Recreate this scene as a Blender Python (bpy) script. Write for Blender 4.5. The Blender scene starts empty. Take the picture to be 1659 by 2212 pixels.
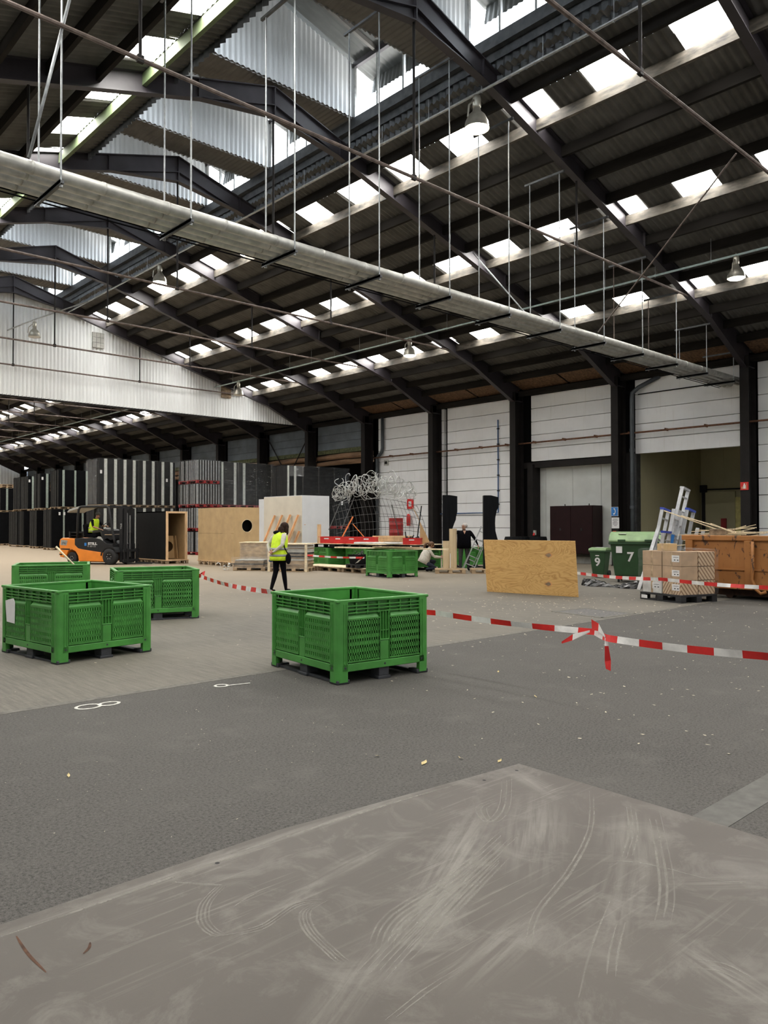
import bpy, bmesh, math, random
from mathutils import Vector, Matrix, Euler
from math import pi, sin, cos, radians, tan, atan2, sqrt
S = bpy.context.scene
COL = S.collection

# ------------------------------------------------------------------ camera
YAW, PITCH, ROLL = radians(42.85), radians(0.95), radians(-0.08)
fw = Vector((sin(YAW)*cos(PITCH), cos(YAW)*cos(PITCH), sin(PITCH)))
rt = Vector((cos(YAW), -sin(YAW), 0)); up = rt.cross(fw)
r2 = rt*cos(ROLL)+up*sin(ROLL); u2 = -rt*sin(ROLL)+up*cos(ROLL)
cd = bpy.data.cameras.new('camera'); cam = bpy.data.objects.new('camera', cd); COL.objects.link(cam)
cd.sensor_fit = 'HORIZONTAL'; cd.sensor_width = 36.0; cd.lens = 36.0*1665/1659
cd.clip_start = .05; cd.clip_end = 400
m4 = Matrix.Identity(4)
for i in range(3):
    m4[i][0] = r2[i]; m4[i][1] = u2[i]; m4[i][2] = -fw[i]
m4[0][3], m4[1][3], m4[2][3] = 0, 0, 1.6
cam.matrix_world = m4
S.camera = cam

# ------------------------------------------------------------------ sky, exposure
w = bpy.data.worlds.new('overcast_sky'); S.world = w; w.use_nodes = True
bg = w.node_tree.nodes['Background']
bg.inputs['Color'].default_value = (.86, .93, 1.0, 1); bg.inputs['Strength'].default_value = 5.0
SKYLIGHT = 15.0
S.view_settings.view_transform = 'Standard'; S.view_settings.look = 'None'
S.view_settings.gamma = 1.0; S.view_settings.use_curve_mapping = False
S.view_settings.exposure = 1.1
S.cycles.max_bounces = 5; S.cycles.diffuse_bounces = 3; S.cycles.glossy_bounces = 2; S.cycles.transparent_max_bounces = 8
S.cycles.use_adaptive_sampling = True; S.cycles.adaptive_threshold = .12; S.cycles.adaptive_min_samples = 16
S.cycles.sample_clamp_indirect = 6.0
S.cycles.use_denoising = True

# ------------------------------------------------------------------ materials
MATS = {}
def _new(name):
    m = bpy.data.materials.new(name); m.use_nodes = True
    nt = m.node_tree; b = nt.nodes['Principled BSDF']
    MATS[name] = m
    return m, nt, b
def _n(nt, t, **k):
    n = nt.nodes.new(t)
    for a, v in k.items(): setattr(n, a, v)
    return n
def _ramp(nt, fac, stops):
    r = _n(nt, 'ShaderNodeValToRGB'); cr = r.color_ramp
    while len(cr.elements) < len(stops): cr.elements.new(.5)
    for e, (p, c) in zip(cr.elements, stops):
        e.position = p; e.color = tuple(c)+(1,) if len(c) == 3 else c
    nt.links.new(fac, r.inputs[0]); return r.outputs[0]
def _noise(nt, vec, scale, detail=4, rough=.55, dist=0):
    n = _n(nt, 'ShaderNodeTexNoise'); n.inputs['Scale'].default_value = scale
    n.inputs['Detail'].default_value = detail; n.inputs['Roughness'].default_value = rough
    n.inputs['Distortion'].default_value = dist
    if vec is not None: nt.links.new(vec, n.inputs['Vector'])
    return n.outputs['Fac']
def _coord(nt, which='Object', scale=None, rot=None):
    t = _n(nt, 'ShaderNodeTexCoord'); o = t.outputs[which]
    if scale or rot:
        mp = _n(nt, 'ShaderNodeMapping')
        if scale: mp.inputs['Scale'].default_value = scale
        if rot: mp.inputs['Rotation'].default_value = rot
        nt.links.new(o, mp.inputs['Vector']); o = mp.outputs[0]
    return o
def _geo(nt, scale=None, rot=None):
    g = _n(nt, 'ShaderNodeNewGeometry'); o = g.outputs['Position']
    if scale or rot:
        mp = _n(nt, 'ShaderNodeMapping')
        if scale: mp.inputs['Scale'].default_value = scale
        if rot: mp.inputs['Rotation'].default_value = rot
        nt.links.new(o, mp.inputs['Vector']); o = mp.outputs[0]
    return o
def _mix(nt, fac, a, b, mode='MIX'):
    m = _n(nt, 'ShaderNodeMix', data_type='RGBA', blend_type=mode)
    def put(sock, v):
        if hasattr(v, 'is_output'): nt.links.new(v, sock)
        elif isinstance(v, (int, float)): sock.default_value = v
        else: sock.default_value = tuple(v)+(1,)
    put(m.inputs[0], fac); put(m.inputs[6], a); put(m.inputs[7], b)
    return m.outputs[2]
def _math(nt, op, a, b=None, c=None):
    m = _n(nt, 'ShaderNodeMath', operation=op)
    for i, v in enumerate((a, b, c)):
        if v is None: continue
        if hasattr(v, 'is_output'): nt.links.new(v, m.inputs[i])
        else: m.inputs[i].default_value = v
    return m.outputs[0]
def _bump(nt, b, h, strength=.3, dist=.01):
    bp = _n(nt, 'ShaderNodeBump'); bp.inputs['Strength'].default_value = strength
    bp.inputs['Distance'].default_value = dist
    nt.links.new(h, bp.inputs['Height']); nt.links.new(bp.outputs[0], b.inputs['Normal'])
def mat(name, col, rough=.6, metal=0, var=.12, scale=6, col2=None, bump=0, stretch=None, spec=.5):
    """plain procedural material: base colour mottled by noise"""
    m, nt, b = _new(name)
    vec = _coord(nt, 'Object', stretch)
    f = _noise(nt, vec, scale, 5)
    c2 = col2 if col2 else tuple(max(0, c*(1-var*2)) for c in col)
    c1 = col if col2 else tuple(min(1, c*(1+var)) for c in col)
    nt.links.new(_ramp(nt, f, [(.3, c2), (.7, c1)]), b.inputs['Base Color'])
    b.inputs['Roughness'].default_value = rough; b.inputs['Metallic'].default_value = metal
    b.inputs['Specular IOR Level'].default_value = spec
    if bump: _bump(nt, b, f, bump, .01)
    return m

mat('steel_dark', (.014, .012, .0115), .6, 0, .15, 3, spec=.2)
mat('steel_frame', (.038, .033, .039), .5, 0, .15, 2)
mat('purlin', (.020, .018, .016), .8, 0, .2, 5, stretch=(1, .15, 1), spec=.1)
mat('purlin_pale', (.10, .088, .070), .75, 0, .45, 7, stretch=(1, .3, 1))  # lit copy of the purlin, skylight brightness painted into its colour
mat('purlin_green', (.125, .175, .080), .75, 0, .3, 3, col2=(.060, .075, .038), stretch=(1, .3, 1))
mat('roof_sheet', (.125, .122, .114), .8, 0, .15, 2, spec=.15)
mat('lantern_sheet', (.60, .62, .63), .5, 0, .06, 2, stretch=(1, 1, .2))
mat('divider_sheet_lit', (.78, .80, .80), .5, 0, .05, 2, stretch=(1, 1, .2))  # lantern sheet made paler, stronger light on the divider put into the colour
mat('deflector', (.105, .11, .105), .6, 0, .1, 2)
mat('lantern_flat', (.13, .125, .115), .7, 0, .12, 2)
mat('galv', (.42, .43, .42), .42, .75, .15, 8)
mat('galv_pipe', (.50, .50, .47), .45, .55, .15, 5)
mat('galv_dark', (.10, .105, .11), .5, .6, .2, 5)
mat('rod_zinc', (.34, .36, .37), .45, .6, .15, 10)
mat('rod_rust', (.15, .115, .10), .7, .1, .25, 8)
mat('pipe_rust', (.16, .07, .035), .8, 0, .3, 10)
mat('conduit', (.42, .52, .52), .45, .3, .1, 10)
mat('osb', (.17, .095, .05), .8, 0, .35, 12)
mat('downpipe', (.055, .065, .075), .45, 0, .15, 4)
mat('black_gap', (.004, .004, .0045), .8, 0, .1, 4, spec=.08)
mat('log_wood', (.27, .16, .09), .8, 0, .3, 6, stretch=(1, .15, 1))
mat('blue_panel', (.13, .155, .18), .55, 0, .15, 1.5)
mat('moss_rail', (.10, .11, .05), .9, 0, .3, 9)
mat('cool_room', (.50, .47, .30), .6, 0, .05, .6)
mat('yellow_jamb', (.75, .68, .28), .6)
mat('door_white', (.56, .58, .56), .55, 0, .06, 1.2)
mat('plinth', (.42, .42, .39), .85, 0, .15, 4)

def _wall():
    m, nt, b = _new('wall_white')
    p = _geo(nt)
    big = _noise(nt, p, .5, 5, .6)
    st = _noise(nt, _geo(nt, (1, 5, .35)), 1.6, 4, .6)
    fine = _noise(nt, p, 14, 3)
    c = _ramp(nt, big, [(.25, (.66, .67, .685)), (.6, (.78, .79, .80))])
    c = _mix(nt, _ramp(nt, st, [(.26, (.4,)*3), (.42, (0,)*3)]), c, (.58, .57, .54))
    c = _mix(nt, _ramp(nt, fine, [(.2, (.3,)*3), (.33, (0,)*3)]), c, (.62, .61, .59))
    nt.links.new(c, b.inputs['Base Color']); b.inputs['Roughness'].default_value = .75
_wall()

def _asphalt():
    m, nt, b = _new('asphalt')
    p = _geo(nt)
    g = _noise(nt, p, 150, 2, .7); s = _noise(nt, p, 55, 3, .75)
    big = _noise(nt, p, .55, 5, .6); mid = _noise(nt, p, 2.4, 5, .65)
    c = _ramp(nt, s, [(.36, (.024, .0225, .0205)), (.46, (.074, .070, .064)), (.62, (.106, .100, .091)), (.74, (.175, .166, .151))])
    c = _mix(nt, _ramp(nt, g, [(.36, (0,)*3), (.46, (.9,)*3)]), (.033, .031, .028), c)
    c = _mix(nt, _ramp(nt, big, [(.35, (0,)*3), (.75, (.42,)*3)]), c, (.104, .098, .089))
    c = _mix(nt, _ramp(nt, mid, [(.54, (0,)*3), (.8, (.4,)*3)]), c, (.142, .134, .121))
    nt.links.new(c, b.inputs['Base Color'])
    b.inputs['Roughness'].default_value = .82; b.inputs['Specular IOR Level'].default_value = .35
    h = _math(nt, 'ADD', g, _math(nt, 'MULTIPLY', s, 1.5))
    _bump(nt, b, h, .45, .008)
_asphalt()
def _concrete():
    m, nt, b = _new('concrete')
    p = _geo(nt)
    big = _noise(nt, p, .35, 5, .6)
    br = _noise(nt, _geo(nt, (9, .7, 1), (0, 0, radians(-38))), 3.0, 5, .65)
    br2 = _noise(nt, _geo(nt, (.5, 16, 1)), 2.0, 4, .6)
    fine = _noise(nt, p, 60, 3, .7)
    c = _ramp(nt, br, [(.3, (.070, .065, .055)), (.7, (.175, .162, .134))])
    c = _mix(nt, _ramp(nt, br2, [(.35, (.55,)*3), (.6, (0,)*3)]), c, (.088, .082, .069))
    c = _mix(nt, _ramp(nt, big, [(.35, (0,)*3), (.75, (.5,)*3)]), c, (.20, .18, .144))
    c = _mix(nt, _ramp(nt, fine, [(.3, (.5,)*3), (.5, (0,)*3)]), c, (.062, .058, .049))
    # brighter, warmer light down the hall painted into the floor colour
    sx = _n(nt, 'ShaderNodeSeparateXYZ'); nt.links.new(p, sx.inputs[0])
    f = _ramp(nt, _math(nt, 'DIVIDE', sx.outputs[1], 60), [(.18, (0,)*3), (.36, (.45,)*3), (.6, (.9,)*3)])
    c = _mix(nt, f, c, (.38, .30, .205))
    nt.links.new(c, b.inputs['Base Color']); b.inputs['Roughness'].default_value = .8
    _bump(nt, b, br, .2, .006)
_concrete()
def _plate():
    m, nt, b = _new('steel_plate')
    p = _geo(nt)
    big = _noise(nt, p, .9, 5, .6); mid = _noise(nt, p, 3.2, 6, .7, .9); fine = _noise(nt, p, 90, 3, .6)
    c = _ramp(nt, big, [(.3, (.058, .048, .039)), (.7, (.082, .070, .058))])
    dust = _ramp(nt, mid, [(.50, (0,)*3), (.60, (.35,)*3), (.72, (.7,)*3)])
    c = _mix(nt, dust, c, (.155, .144, .125))
    # long dragged scuffs, curving across the sheet
    for rot, sc, lo, hi, k in ((-52, (1.2, 26, 1), .58, .70, .55), (-70, (.9, 38, 1), .60, .72, .45), (-20, (1.1, 30, 1), .64, .74, .3)):
        n = _noise(nt, _geo(nt, sc, (0, 0, radians(rot))), 1.0, 4, .6, .25)
        gate = _ramp(nt, _noise(nt, p, .8, 2, .5, .5), [(.46, (0,)*3), (.62, (1,)*3)])
        f = _math(nt, 'MULTIPLY', _math(nt, 'MULTIPLY', _ramp(nt, n, [(lo, (0,)*3), (hi, (1,)*3)]), gate), k)
        c = _mix(nt, f, c, (.24, .228, .20))
    # dusty smears with a shape of their own: (centre, angle, half length, half width, strength)
    for cx, cy, ang, la, lb, k in ((2.75, 2.48, 27, .85, .16, .75), (3.3, 2.42, 34, .65, .22, .6), (3.55, 2.0, 30, .5, .2, .5), (2.35, 2.2, 20, .6, .13, .7), (1.75, 2.05, 25, .5, .12, .45), (3.0, 1.75, 25, .6, .15, .35),
        (2.75, 1.2, 70, .28, .13, .6), (2.3, 1.85, 10, .4, .14, .5), (2.4, 2.78, 8, .45, .08, .55), (2.3, 3.235, 1, 1.9, .055, .75), (3.9, 2.85, 70, .4, .10, .6), (3.45, 1.5, -40, .35, .1, .45), (1.95, 2.68, 15, .3, .05, .4)):
        mp = _n(nt, 'ShaderNodeMapping', vector_type='TEXTURE'); mp.inputs['Location'].default_value = (cx, cy, 0); mp.inputs['Rotation'].default_value = (0, 0, radians(ang)); mp.inputs['Scale'].default_value = (la, lb, 1)
        nt.links.new(p, mp.inputs['Vector']); ln = _n(nt, 'ShaderNodeVectorMath', operation='LENGTH')
        sx = _n(nt, 'ShaderNodeVectorMath', operation='MULTIPLY'); sx.inputs[1].default_value = (1, 1, 0); nt.links.new(mp.outputs[0], sx.inputs[0]); nt.links.new(sx.outputs[0], ln.inputs[0])
        mp2 = _n(nt, 'ShaderNodeMapping', vector_type='TEXTURE'); mp2.inputs['Rotation'].default_value = (0, 0, radians(ang)); mp2.inputs['Scale'].default_value = (.5, .035, 1); nt.links.new(p, mp2.inputs['Vector'])
        streak = _noise(nt, mp2.outputs[0], 1.0, 3, .6, .3)
        base = _ramp(nt, ln.outputs['Value'], [(.15, (1,)*3), (1, (0,)*3)])
        f = _math(nt, 'MULTIPLY', _math(nt, 'MULTIPLY', base, _ramp(nt, streak, [(.40, (.12,)*3), (.62, (1,)*3)])), k)
        c = _mix(nt, f, c, (.215, .204, .178))
    c = _mix(nt, _ramp(nt, fine, [(.28, (.4,)*3), (.42, (0,)*3)]), c, (.06, .051, .042))
    nt.links.new(c, b.inputs['Base Color'])
    b.inputs['Roughness'].default_value = .48; b.inputs['Metallic'].default_value = .12
    b.inputs['Specular IOR Level'].default_value = .5
    _bump(nt, b, mid, .06, .01)
_plate()
def _plywood():
    m, nt, b = _new('plywood')
    p = _coord(nt, 'Object')
    warp = _noise(nt, _coord(nt, 'Object', (.55, 1, 1.5)), 2.2, 3, .5)
    n1 = _noise(nt, _coord(nt, 'Object', (.8, 1, 2.2)), 1.7, 2.5, .55, .8)
    rings_ = _math(nt, 'ABSOLUTE', _math(nt, 'SUBTRACT', _math(nt, 'FRACT', _math(nt, 'MULTIPLY', n1, 13)), .5))
    c = _ramp(nt, rings_, [(.0, (.42, .215, .062)), (.14, (.58, .34, .115)), (.5, (.68, .43, .165))])
    fl = _noise(nt, _coord(nt, 'Object', (1.2, 1, 9)), 5, 4, .6)
    c = _mix(nt, _ramp(nt, fl, [(.3, (.45,)*3), (.55, (0,)*3)]), c, (.52, .29, .09))
    c = _mix(nt, _ramp(nt, warp, [(.35, (0,)*3), (.7, (.55,)*3)]), c, (.70, .43, .155))
    nt.links.new(c, b.inputs['Base Color']); b.inputs['Roughness'].default_value = .6
_plywood()
def _stripes(name, c1, c2, scale, ang):
    m, nt, b = _new(name)
    o = _coord(nt, 'Object', None, (0, radians(ang), 0))
    s = _n(nt, 'ShaderNodeSeparateXYZ'); nt.links.new(o, s.inputs[0])
    f = _math(nt, 'GREATER_THAN', _math(nt, 'FRACT', _math(nt, 'MULTIPLY', _math(nt, 'ADD', s.outputs[0], s.outputs[1]), scale)), .62)
    nt.links.new(_mix(nt, f, c1, c2), b.inputs['Base Color']); b.inputs['Roughness'].default_value = .7
_stripes('carton_stripe', (.50, .37, .24), (.22, .13, .07), 14, 40)
def _film(name, alpha, tint=(.8, .82, .83)):
    m, nt, b = _new(name)
    tr = _n(nt, 'ShaderNodeBsdfTransparent'); gl = _n(nt, 'ShaderNodeBsdfPrincipled')
    gl.inputs['Base Color'].default_value = tint+(1,); gl.inputs['Roughness'].default_value = .18
    f = _noise(nt, _coord(nt, 'Object', (1.2, 1.2, 5)), 2.4, 5, .65, 1.2)
    _bump(nt, gl, f, .8, .05)
    mx = _n(nt, 'ShaderNodeMixShader')
    nt.links.new(_ramp(nt, f, [(.5, (alpha*.25,)*3), (.64, (alpha*.7,)*3), (.74, (min(1, alpha*3.0),)*3)]), mx.inputs[0])
    nt.links.new(tr.outputs[0], mx.inputs[1]); nt.links.new(gl.outputs[0], mx.inputs[2])
    nt.links.new(mx.outputs[0], nt.nodes['Material Output'].inputs[0])
    nt.nodes.remove(b)
_film('film', .10); _film('film_dense', .26)
def _emit(name, col, st):
    m, nt, b = _new(name)
    b.inputs['Base Color'].default_value = (.8, .8, .8, 1)
    b.inputs['Emission Color'].default_value = col+(1,); b.inputs['Emission Strength'].default_value = st
_emit('skylight', (1.0, .97, .92), SKYLIGHT)
_emit('lamp_glow', (1.0, .88, .68), 24)

mat('crate_green', (.060, .255, .046), .42, 0, .12, 4)
mat('crate_green_old', (.030, .17, .032), .55, 0, .15, 4)
mat('skid_black', (.035, .038, .045), .6, 0, .2, 12)
mat('dark_slot', (.012, .05, .013), .7)
mat('paint_white', (.62, .61, .56), .8, 0, .2, 30)
mat('paper', (.70, .70, .70), .7, 0, .04, 5)
mat('tape_red', (.60, .022, .02), .4); mat('tape_white', (.72, .71, .69), .4)
mat('orange_paint', (.78, .235, .022), .38, 0, .06, 3)
mat('fork_dark', (.017, .0175, .019), .5, 0, .1, 5, spec=.25)
mat('rubber', (.014, .014, .015), .75, 0, .2, 10)
mat('fork_grey', (.34, .34, .32), .55)
mat('chrome', (.5, .5, .5), .3, .8)
mat('hivis', (.62, .86, .02), .65, 0, .08, 12)
mat('reflective', (.30, .30, .30), .4)
mat('cloth_black', (.004, .004, .006), .9, 0, .2, 20, spec=.08)
mat('cloth_navy', (.013, .018, .035), .85, 0, .2, 20)
mat('cloth_grey', (.055, .057, .056), .85, 0, .2, 20)
mat('cloth_cream', (.55, .52, .46), .85, 0, .1, 20)
mat('cloth_olive', (.040, .038, .026), .85, 0, .15, 20)
mat('cloth_stripe', (.50, .47, .45), .85, 0, .1, 30)
mat('skin', (.52, .29, .20), .55, 0, .06, 10)
mat('skin_tan', (.33, .16, .09), .55, 0, .06, 10)
mat('hair_brown', (.028, .013, .008), .7, 0, .3, 25, spec=.15)
mat('hair_auburn', (.13, .06, .025), .6, 0, .3, 25)
mat('hair_grey', (.50, .47, .44), .65, 0, .2, 25)
mat('eye_dark', (.015, .012, .010), .3); mat('lip', (.40, .15, .12), .5)
mat('bag_blue', (.06, .10, .30), .6)
mat('pallet_wood', (.46, .33, .20), .8, 0, .25, 9, stretch=(.4, 1, 1))
mat('pallet_old', (.30, .22, .14), .85, 0, .3, 9, stretch=(.4, 1, 1))
mat('timber', (.68, .46, .26), .7, 0, .15, 7, stretch=(1, 1, .3))
mat('timber_orange', (.62, .30, .12), .6, 0, .18, 7, stretch=(1, 1, .3))
mat('timber_pale', (.74, .62, .42), .75, 0, .15, 9)
mat('birch', (.58, .45, .28), .6, 0, .1, 5, stretch=(1.5, 1.5, .25))
mat('mdf', (.50, .33, .16), .7, 0, .06, 5)
mat('cardboard', (.50, .35, .18), .75, 0, .07, 3)
mat('carton', (.42, .29, .18), .75, 0, .1, 4)
mat('board_white', (.68, .71, .74), .5, 0, .03, 2)
mat('board_cream_lit', (.68, .64, .54), .6, 0, .04, 2)  # cream tint carries the different light on the cabinet's left side
mat('panel_black', (.004, .0045, .0055), .6, 0, .2, 4, spec=.08)
mat('panel_grey', (.032, .032, .031), .6, 0, .2, 4, spec=.1)
mat('panel_charcoal', (.009, .0095, .010), .75, 0, .1, 5, spec=.1)
mat('edge_pale', (.52, .55, .52), .6, 0, .15, 15)
mat('edge_green', (.30, .36, .32), .5, 0, .15, 15)
mat('alu_edge', (.48, .50, .52), .4, .4, .15, 10)
mat('pallet_red', (.30, .015, .018), .5, 0, .2, 6)
mat('crate_red', (.55, .022, .020), .42, 0, .1, 5)
mat('drum_red', (.33, .02, .022), .45, 0, .15, 4)
mat('wire', (.50, .52, .51), .4, .5, .1, 10)
mat('rebar', (.10, .10, .10), .6, .4, .2, 10)
mat('strap_orange', (.75, .22, .06), .55, 0, .15, 14)
mat('black_totem', (.0055, .006, .0075), .6, 0, .2, 4, stretch=(3, 3, .4), spec=.08)
mat('cab_maroon', (.015, .0045, .0055), .5, 0, .1, 4, spec=.15)
mat('bin_green', (.018, .060, .020), .5, 0, .12, 4)
mat('bin_lid', (.19, .30, .14), .45, 0, .12, 4)
mat('bag_black', (.012, .012, .013), .22, 0, .2, 6)
mat('alu', (.50, .52, .54), .38, .55, .12, 8)
mat('alu_bright', (.58, .60, .62), .42, .4, .12, 8)
mat('blue_plastic', (.02, .05, .36), .45)
mat('blue_sign', (.02, .17, .50), .45, 0, .03); mat('red_sign', (.60, .02, .02), .45, 0, .03)
mat('pallet_black', (.018, .019, .022), .5, 0, .15, 6)
mat('leaf', (.62, .50, .24), .8, 0, .2, 30); mat('chip', (.62, .55, .42), .85, 0, .2, 40)
def _scuff(name, lo, hi):
    m, nt, b = _new(name)
    tr = _n(nt, 'ShaderNodeBsdfTransparent'); mx = _n(nt, 'ShaderNodeMixShader')
    b.inputs['Base Color'].default_value = (.27, .256, .225, 1); b.inputs['Roughness'].default_value = .8
    f = _noise(nt, _geo(nt), 9, 4, .6)
    nt.links.new(_ramp(nt, f, [(.32, (lo,)*3), (.6, (hi,)*3)]), mx.inputs[0])
    nt.links.new(tr.outputs[0], mx.inputs[1]); nt.links.new(b.outputs[0], mx.inputs[2]); nt.links.new(mx.outputs[0], nt.nodes['Material Output'].inputs[0])
_scuff('scuff', .18, .62)
mat('rust_mark', (.09, .04, .02), .9, 0, .3, 20)
mat('white_plastic', (.62, .62, .60), .45)
mat('blue_pipe', (.03, .10, .25), .45)
mat('lamp_metal', (.42, .40, .34), .35, .7, .1, 6)
mat('lamp_glass', (.60, .58, .52), .25, 0, .05)
mat('patch_grey', (.105, .102, .093), .8, 0, .12, 12, bump=.1)
mat('hatch', (.115, .112, .108), .75, 0, .25, 20)
mat('concrete_edge', (.135, .128, .11), .85, 0, .2, 14)
def _skip():
    m, nt, b = _new('skip_paint')
    p = _coord(nt, 'Object')
    big = _noise(nt, p, 1.5, 4); f = _noise(nt, _coord(nt, 'Object', (1, 1, .6)), 5.5, 5, .65, .6); g = _noise(nt, _coord(nt, 'Object', (1, 1, .15)), 12, 4, .6)
    c = _ramp(nt, big, [(.3, (.27, .105, .024)), (.7, (.38, .16, .042))])
    c = _mix(nt, _ramp(nt, f, [(.59, (0,)*3), (.63, (.95,)*3)]), c, (.055, .026, .014))
    c = _mix(nt, _ramp(nt, g, [(.62, (0,)*3), (.75, (.5,)*3)]), c, (.14, .065, .025))
    nt.links.new(c, b.inputs['Base Color']); b.inputs['Roughness'].default_value = .6
_skip()
mat('skip_dark', (.05, .022, .012), .8, 0, .3, 8)

# ------------------------------------------------------------------ mesh helpers
class MB:
    def __init__(s): s.v = []; s.f = []; s.m = []
    def add(s, vs, fs, mi=0):
        n = len(s.v); s.v += [tuple(v) for v in vs]
        s.f += [tuple(i+n for i in f) for f in fs]; s.m += [mi]*len(fs); return s
    def bb(s, x0, y0, z0, x1, y1, z1, mi=0, M=None):
        vs = [Vector((x, y, z)) for x in (x0, x1) for y in (y0, y1) for z in (z0, z1)]
        if M is not None: vs = [M @ v for v in vs]
        return s.add(vs, [(0,1,3,2), (4,6,7,5), (0,4,5,1), (2,3,7,6), (0,2,6,4), (1,5,7,3)], mi)
    def box(s, c, d, mi=0, rz=0):
        x, y, z = d[0]/2, d[1]/2, d[2]/2
        return s.bb(-x, -y, -z, x, y, z, mi, Matrix.Translation(c) @ Matrix.Rotation(rz, 4, 'Z'))
    def bar(s, p, q, w, h=None, mi=0, upv=(0, 0, 1)):
        p, q = Vector(p), Vector(q); d = (q-p); L = d.length; d.normalize()
        u = Vector(upv)
        if abs(d.dot(u)) > .98: u = Vector((1, 0, 0))
        a = d.cross(u).normalized(); b = a.cross(d).normalized()
        h = w if h is None else h
        vs = [p+a*sx*w/2+b*sy*h/2+d*t for t in (0, L) for sx in (-1, 1) for sy in (-1, 1)]
        return s.add(vs, [(0,1,3,2), (4,6,7,5), (0,4,5,1), (2,3,7,6), (0,2,6,4), (1,5,7,3)], mi)
    def tube(s, pts, r, n=8, mi=0, closed=False, cap=True):
        pts = [Vector(p) for p in pts]; N = len(pts)
        rs = r if isinstance(r, (list, tuple)) else [r]*N
        vs = []; prev = None
        for i, p in enumerate(pts):
            a = pts[(i-1) % N] if (closed or i > 0) else p
            b = pts[(i+1) % N] if (closed or i < N-1) else p
            d = (b-a).normalized()
            if prev is None:
                u = Vector((0, 0, 1)) if abs(d.z) < .9 else Vector((1, 0, 0))
            else: u = prev
            x = d.cross(u)
            if x.length < 1e-5: x = d.cross(Vector((.3, .8, .5)))
            x.normalize(); y = x.cross(d).normalized(); prev = y
            for k in range(n):
                t = 2*pi*k/n; vs.append(p+(x*cos(t)+y*sin(t))*rs[i])
        fs = []
        for i in range(N if closed else N-1):
            j = (i+1) % N
            for k in range(n):
                k2 = (k+1) % n; fs.append((i*n+k, i*n+k2, j*n+k2, j*n+k))
        if cap and not closed:
            fs.append(tuple(range(n))[::-1]); fs.append(tuple((N-1)*n+k for k in range(n)))
        return s.add(vs, fs, mi)
    def prism(s, poly, a, b, axis='Y', mi=0):
        """extrude a polygon; axis Y: poly is (x,z); Z: (x,y); X: (y,z)"""
        def P(u, v, t):
            return (u, t, v) if axis == 'Y' else ((u, v, t) if axis == 'Z' else (t, u, v))
        n = len(poly); vs = [P(u, v, a) for u, v in poly]+[P(u, v, b) for u, v in poly]
        fs = [tuple(range(n)), tuple(range(2*n-1, n-1, -1))]
        fs += [(i, n+i, n+(i+1) % n, (i+1) % n) for i in range(n)]
        return s.add(vs, fs, mi)
    def lathe(s, prof, n=20, M=None, mi=0, a0=0, a1=2*pi):
        full = abs(a1-a0-2*pi) < 1e-6; k = n if full else n+1
        vs = []
        for r, z in prof:
            for i in range(k):
                t = a0+(a1-a0)*i/n; v = Vector((r*cos(t), r*sin(t), z)); vs.append(M @ v if M is not None else v)
        fs = []
        for j in range(len(prof)-1):
            for i in range(k if full else n):
                i2 = (i+1) % k; fs.append((j*k+i, j*k+i2, (j+1)*k+i2, (j+1)*k+i))
        return s.add(vs, fs, mi)
    def ball(s, c, r, n=10, mi=0):
        r = (r, r, r) if isinstance(r, (int, float)) else r
        pr = [(max(1e-4, cos(-pi/2+pi*i/n)), sin(-pi/2+pi*i/n)) for i in range(n+1)]
        return s.lathe(pr, n+2, Matrix.Translation(c) @ Matrix.Diagonal((r[0], r[1], r[2], 1)), mi)
    def mesh(s, name, mats, smooth=False):
        me = bpy.data.meshes.new(name); me.from_pydata(s.v, [], s.f)
        for mm in (mats if isinstance(mats, (list, tuple)) else [mats]): me.materials.append(MATS[mm])
        if any(s.m): me.polygons.foreach_set('material_index', s.m)
        if smooth: me.polygons.foreach_set('use_smooth', [True]*len(me.polygons))
        me.update(); return me
    def obj(s, name, mats, parent=None, smooth=False, bevel=0, loc=None, rot=None, fix=True):
        me = s.mesh(name, mats, smooth)
        if fix:
            bm = bmesh.new(); bm.from_mesh(me); bmesh.ops.recalc_face_normals(bm, faces=bm.faces); bm.to_mesh(me); bm.free()
        return put(name, me, parent, bevel, loc, rot)
def put(name, me, parent=None, bevel=0, loc=None, rot=None):
    o = bpy.data.objects.new(name, me); COL.objects.link(o)
    if parent is not None: o.parent = parent
    if loc is not None: o.location = loc
    if rot is not None: o.rotation_euler = rot
    if bevel:
        b = o.modifiers.new('bevel', 'BEVEL'); b.width = bevel; b.segments = 2; b.limit_method = 'ANGLE'; b.angle_limit = radians(40)
    return o
def thing(name, label, cat, loc=(0, 0, 0), rz=0, group=None):
    o = bpy.data.objects.new(name, None); COL.objects.link(o); o.empty_display_size = .2
    o.location = loc; o.rotation_euler = (0, 0, rz); o['label'] = label; o['category'] = cat
    if group: o['group'] = group
    return o
def tag(o, label, cat, group=None, kind=None):
    o['label'] = label; o['category'] = cat
    if group: o['group'] = group
    if kind: o['kind'] = kind
    return o
def struct(name, loc=(0, 0, 0)):
    o = bpy.data.objects.new(name, None); COL.objects.link(o); o['kind'] = 'structure'; o.location = loc; return o
def smark(o): o['kind'] = 'structure'; return o
def dup(root, loc, rz=0, label=None, group=None):
    r = root.copy(); COL.objects.link(r); r.location = loc; r.rotation_euler = (0, 0, rz)
    if label: r['label'] = label
    if group: r['group'] = group
    def kids(src, dst):
        for ch in list(src.children):
            c = ch.copy(); COL.objects.link(c); c.parent = dst; kids(ch, c)
    kids(root, r); return r
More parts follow.
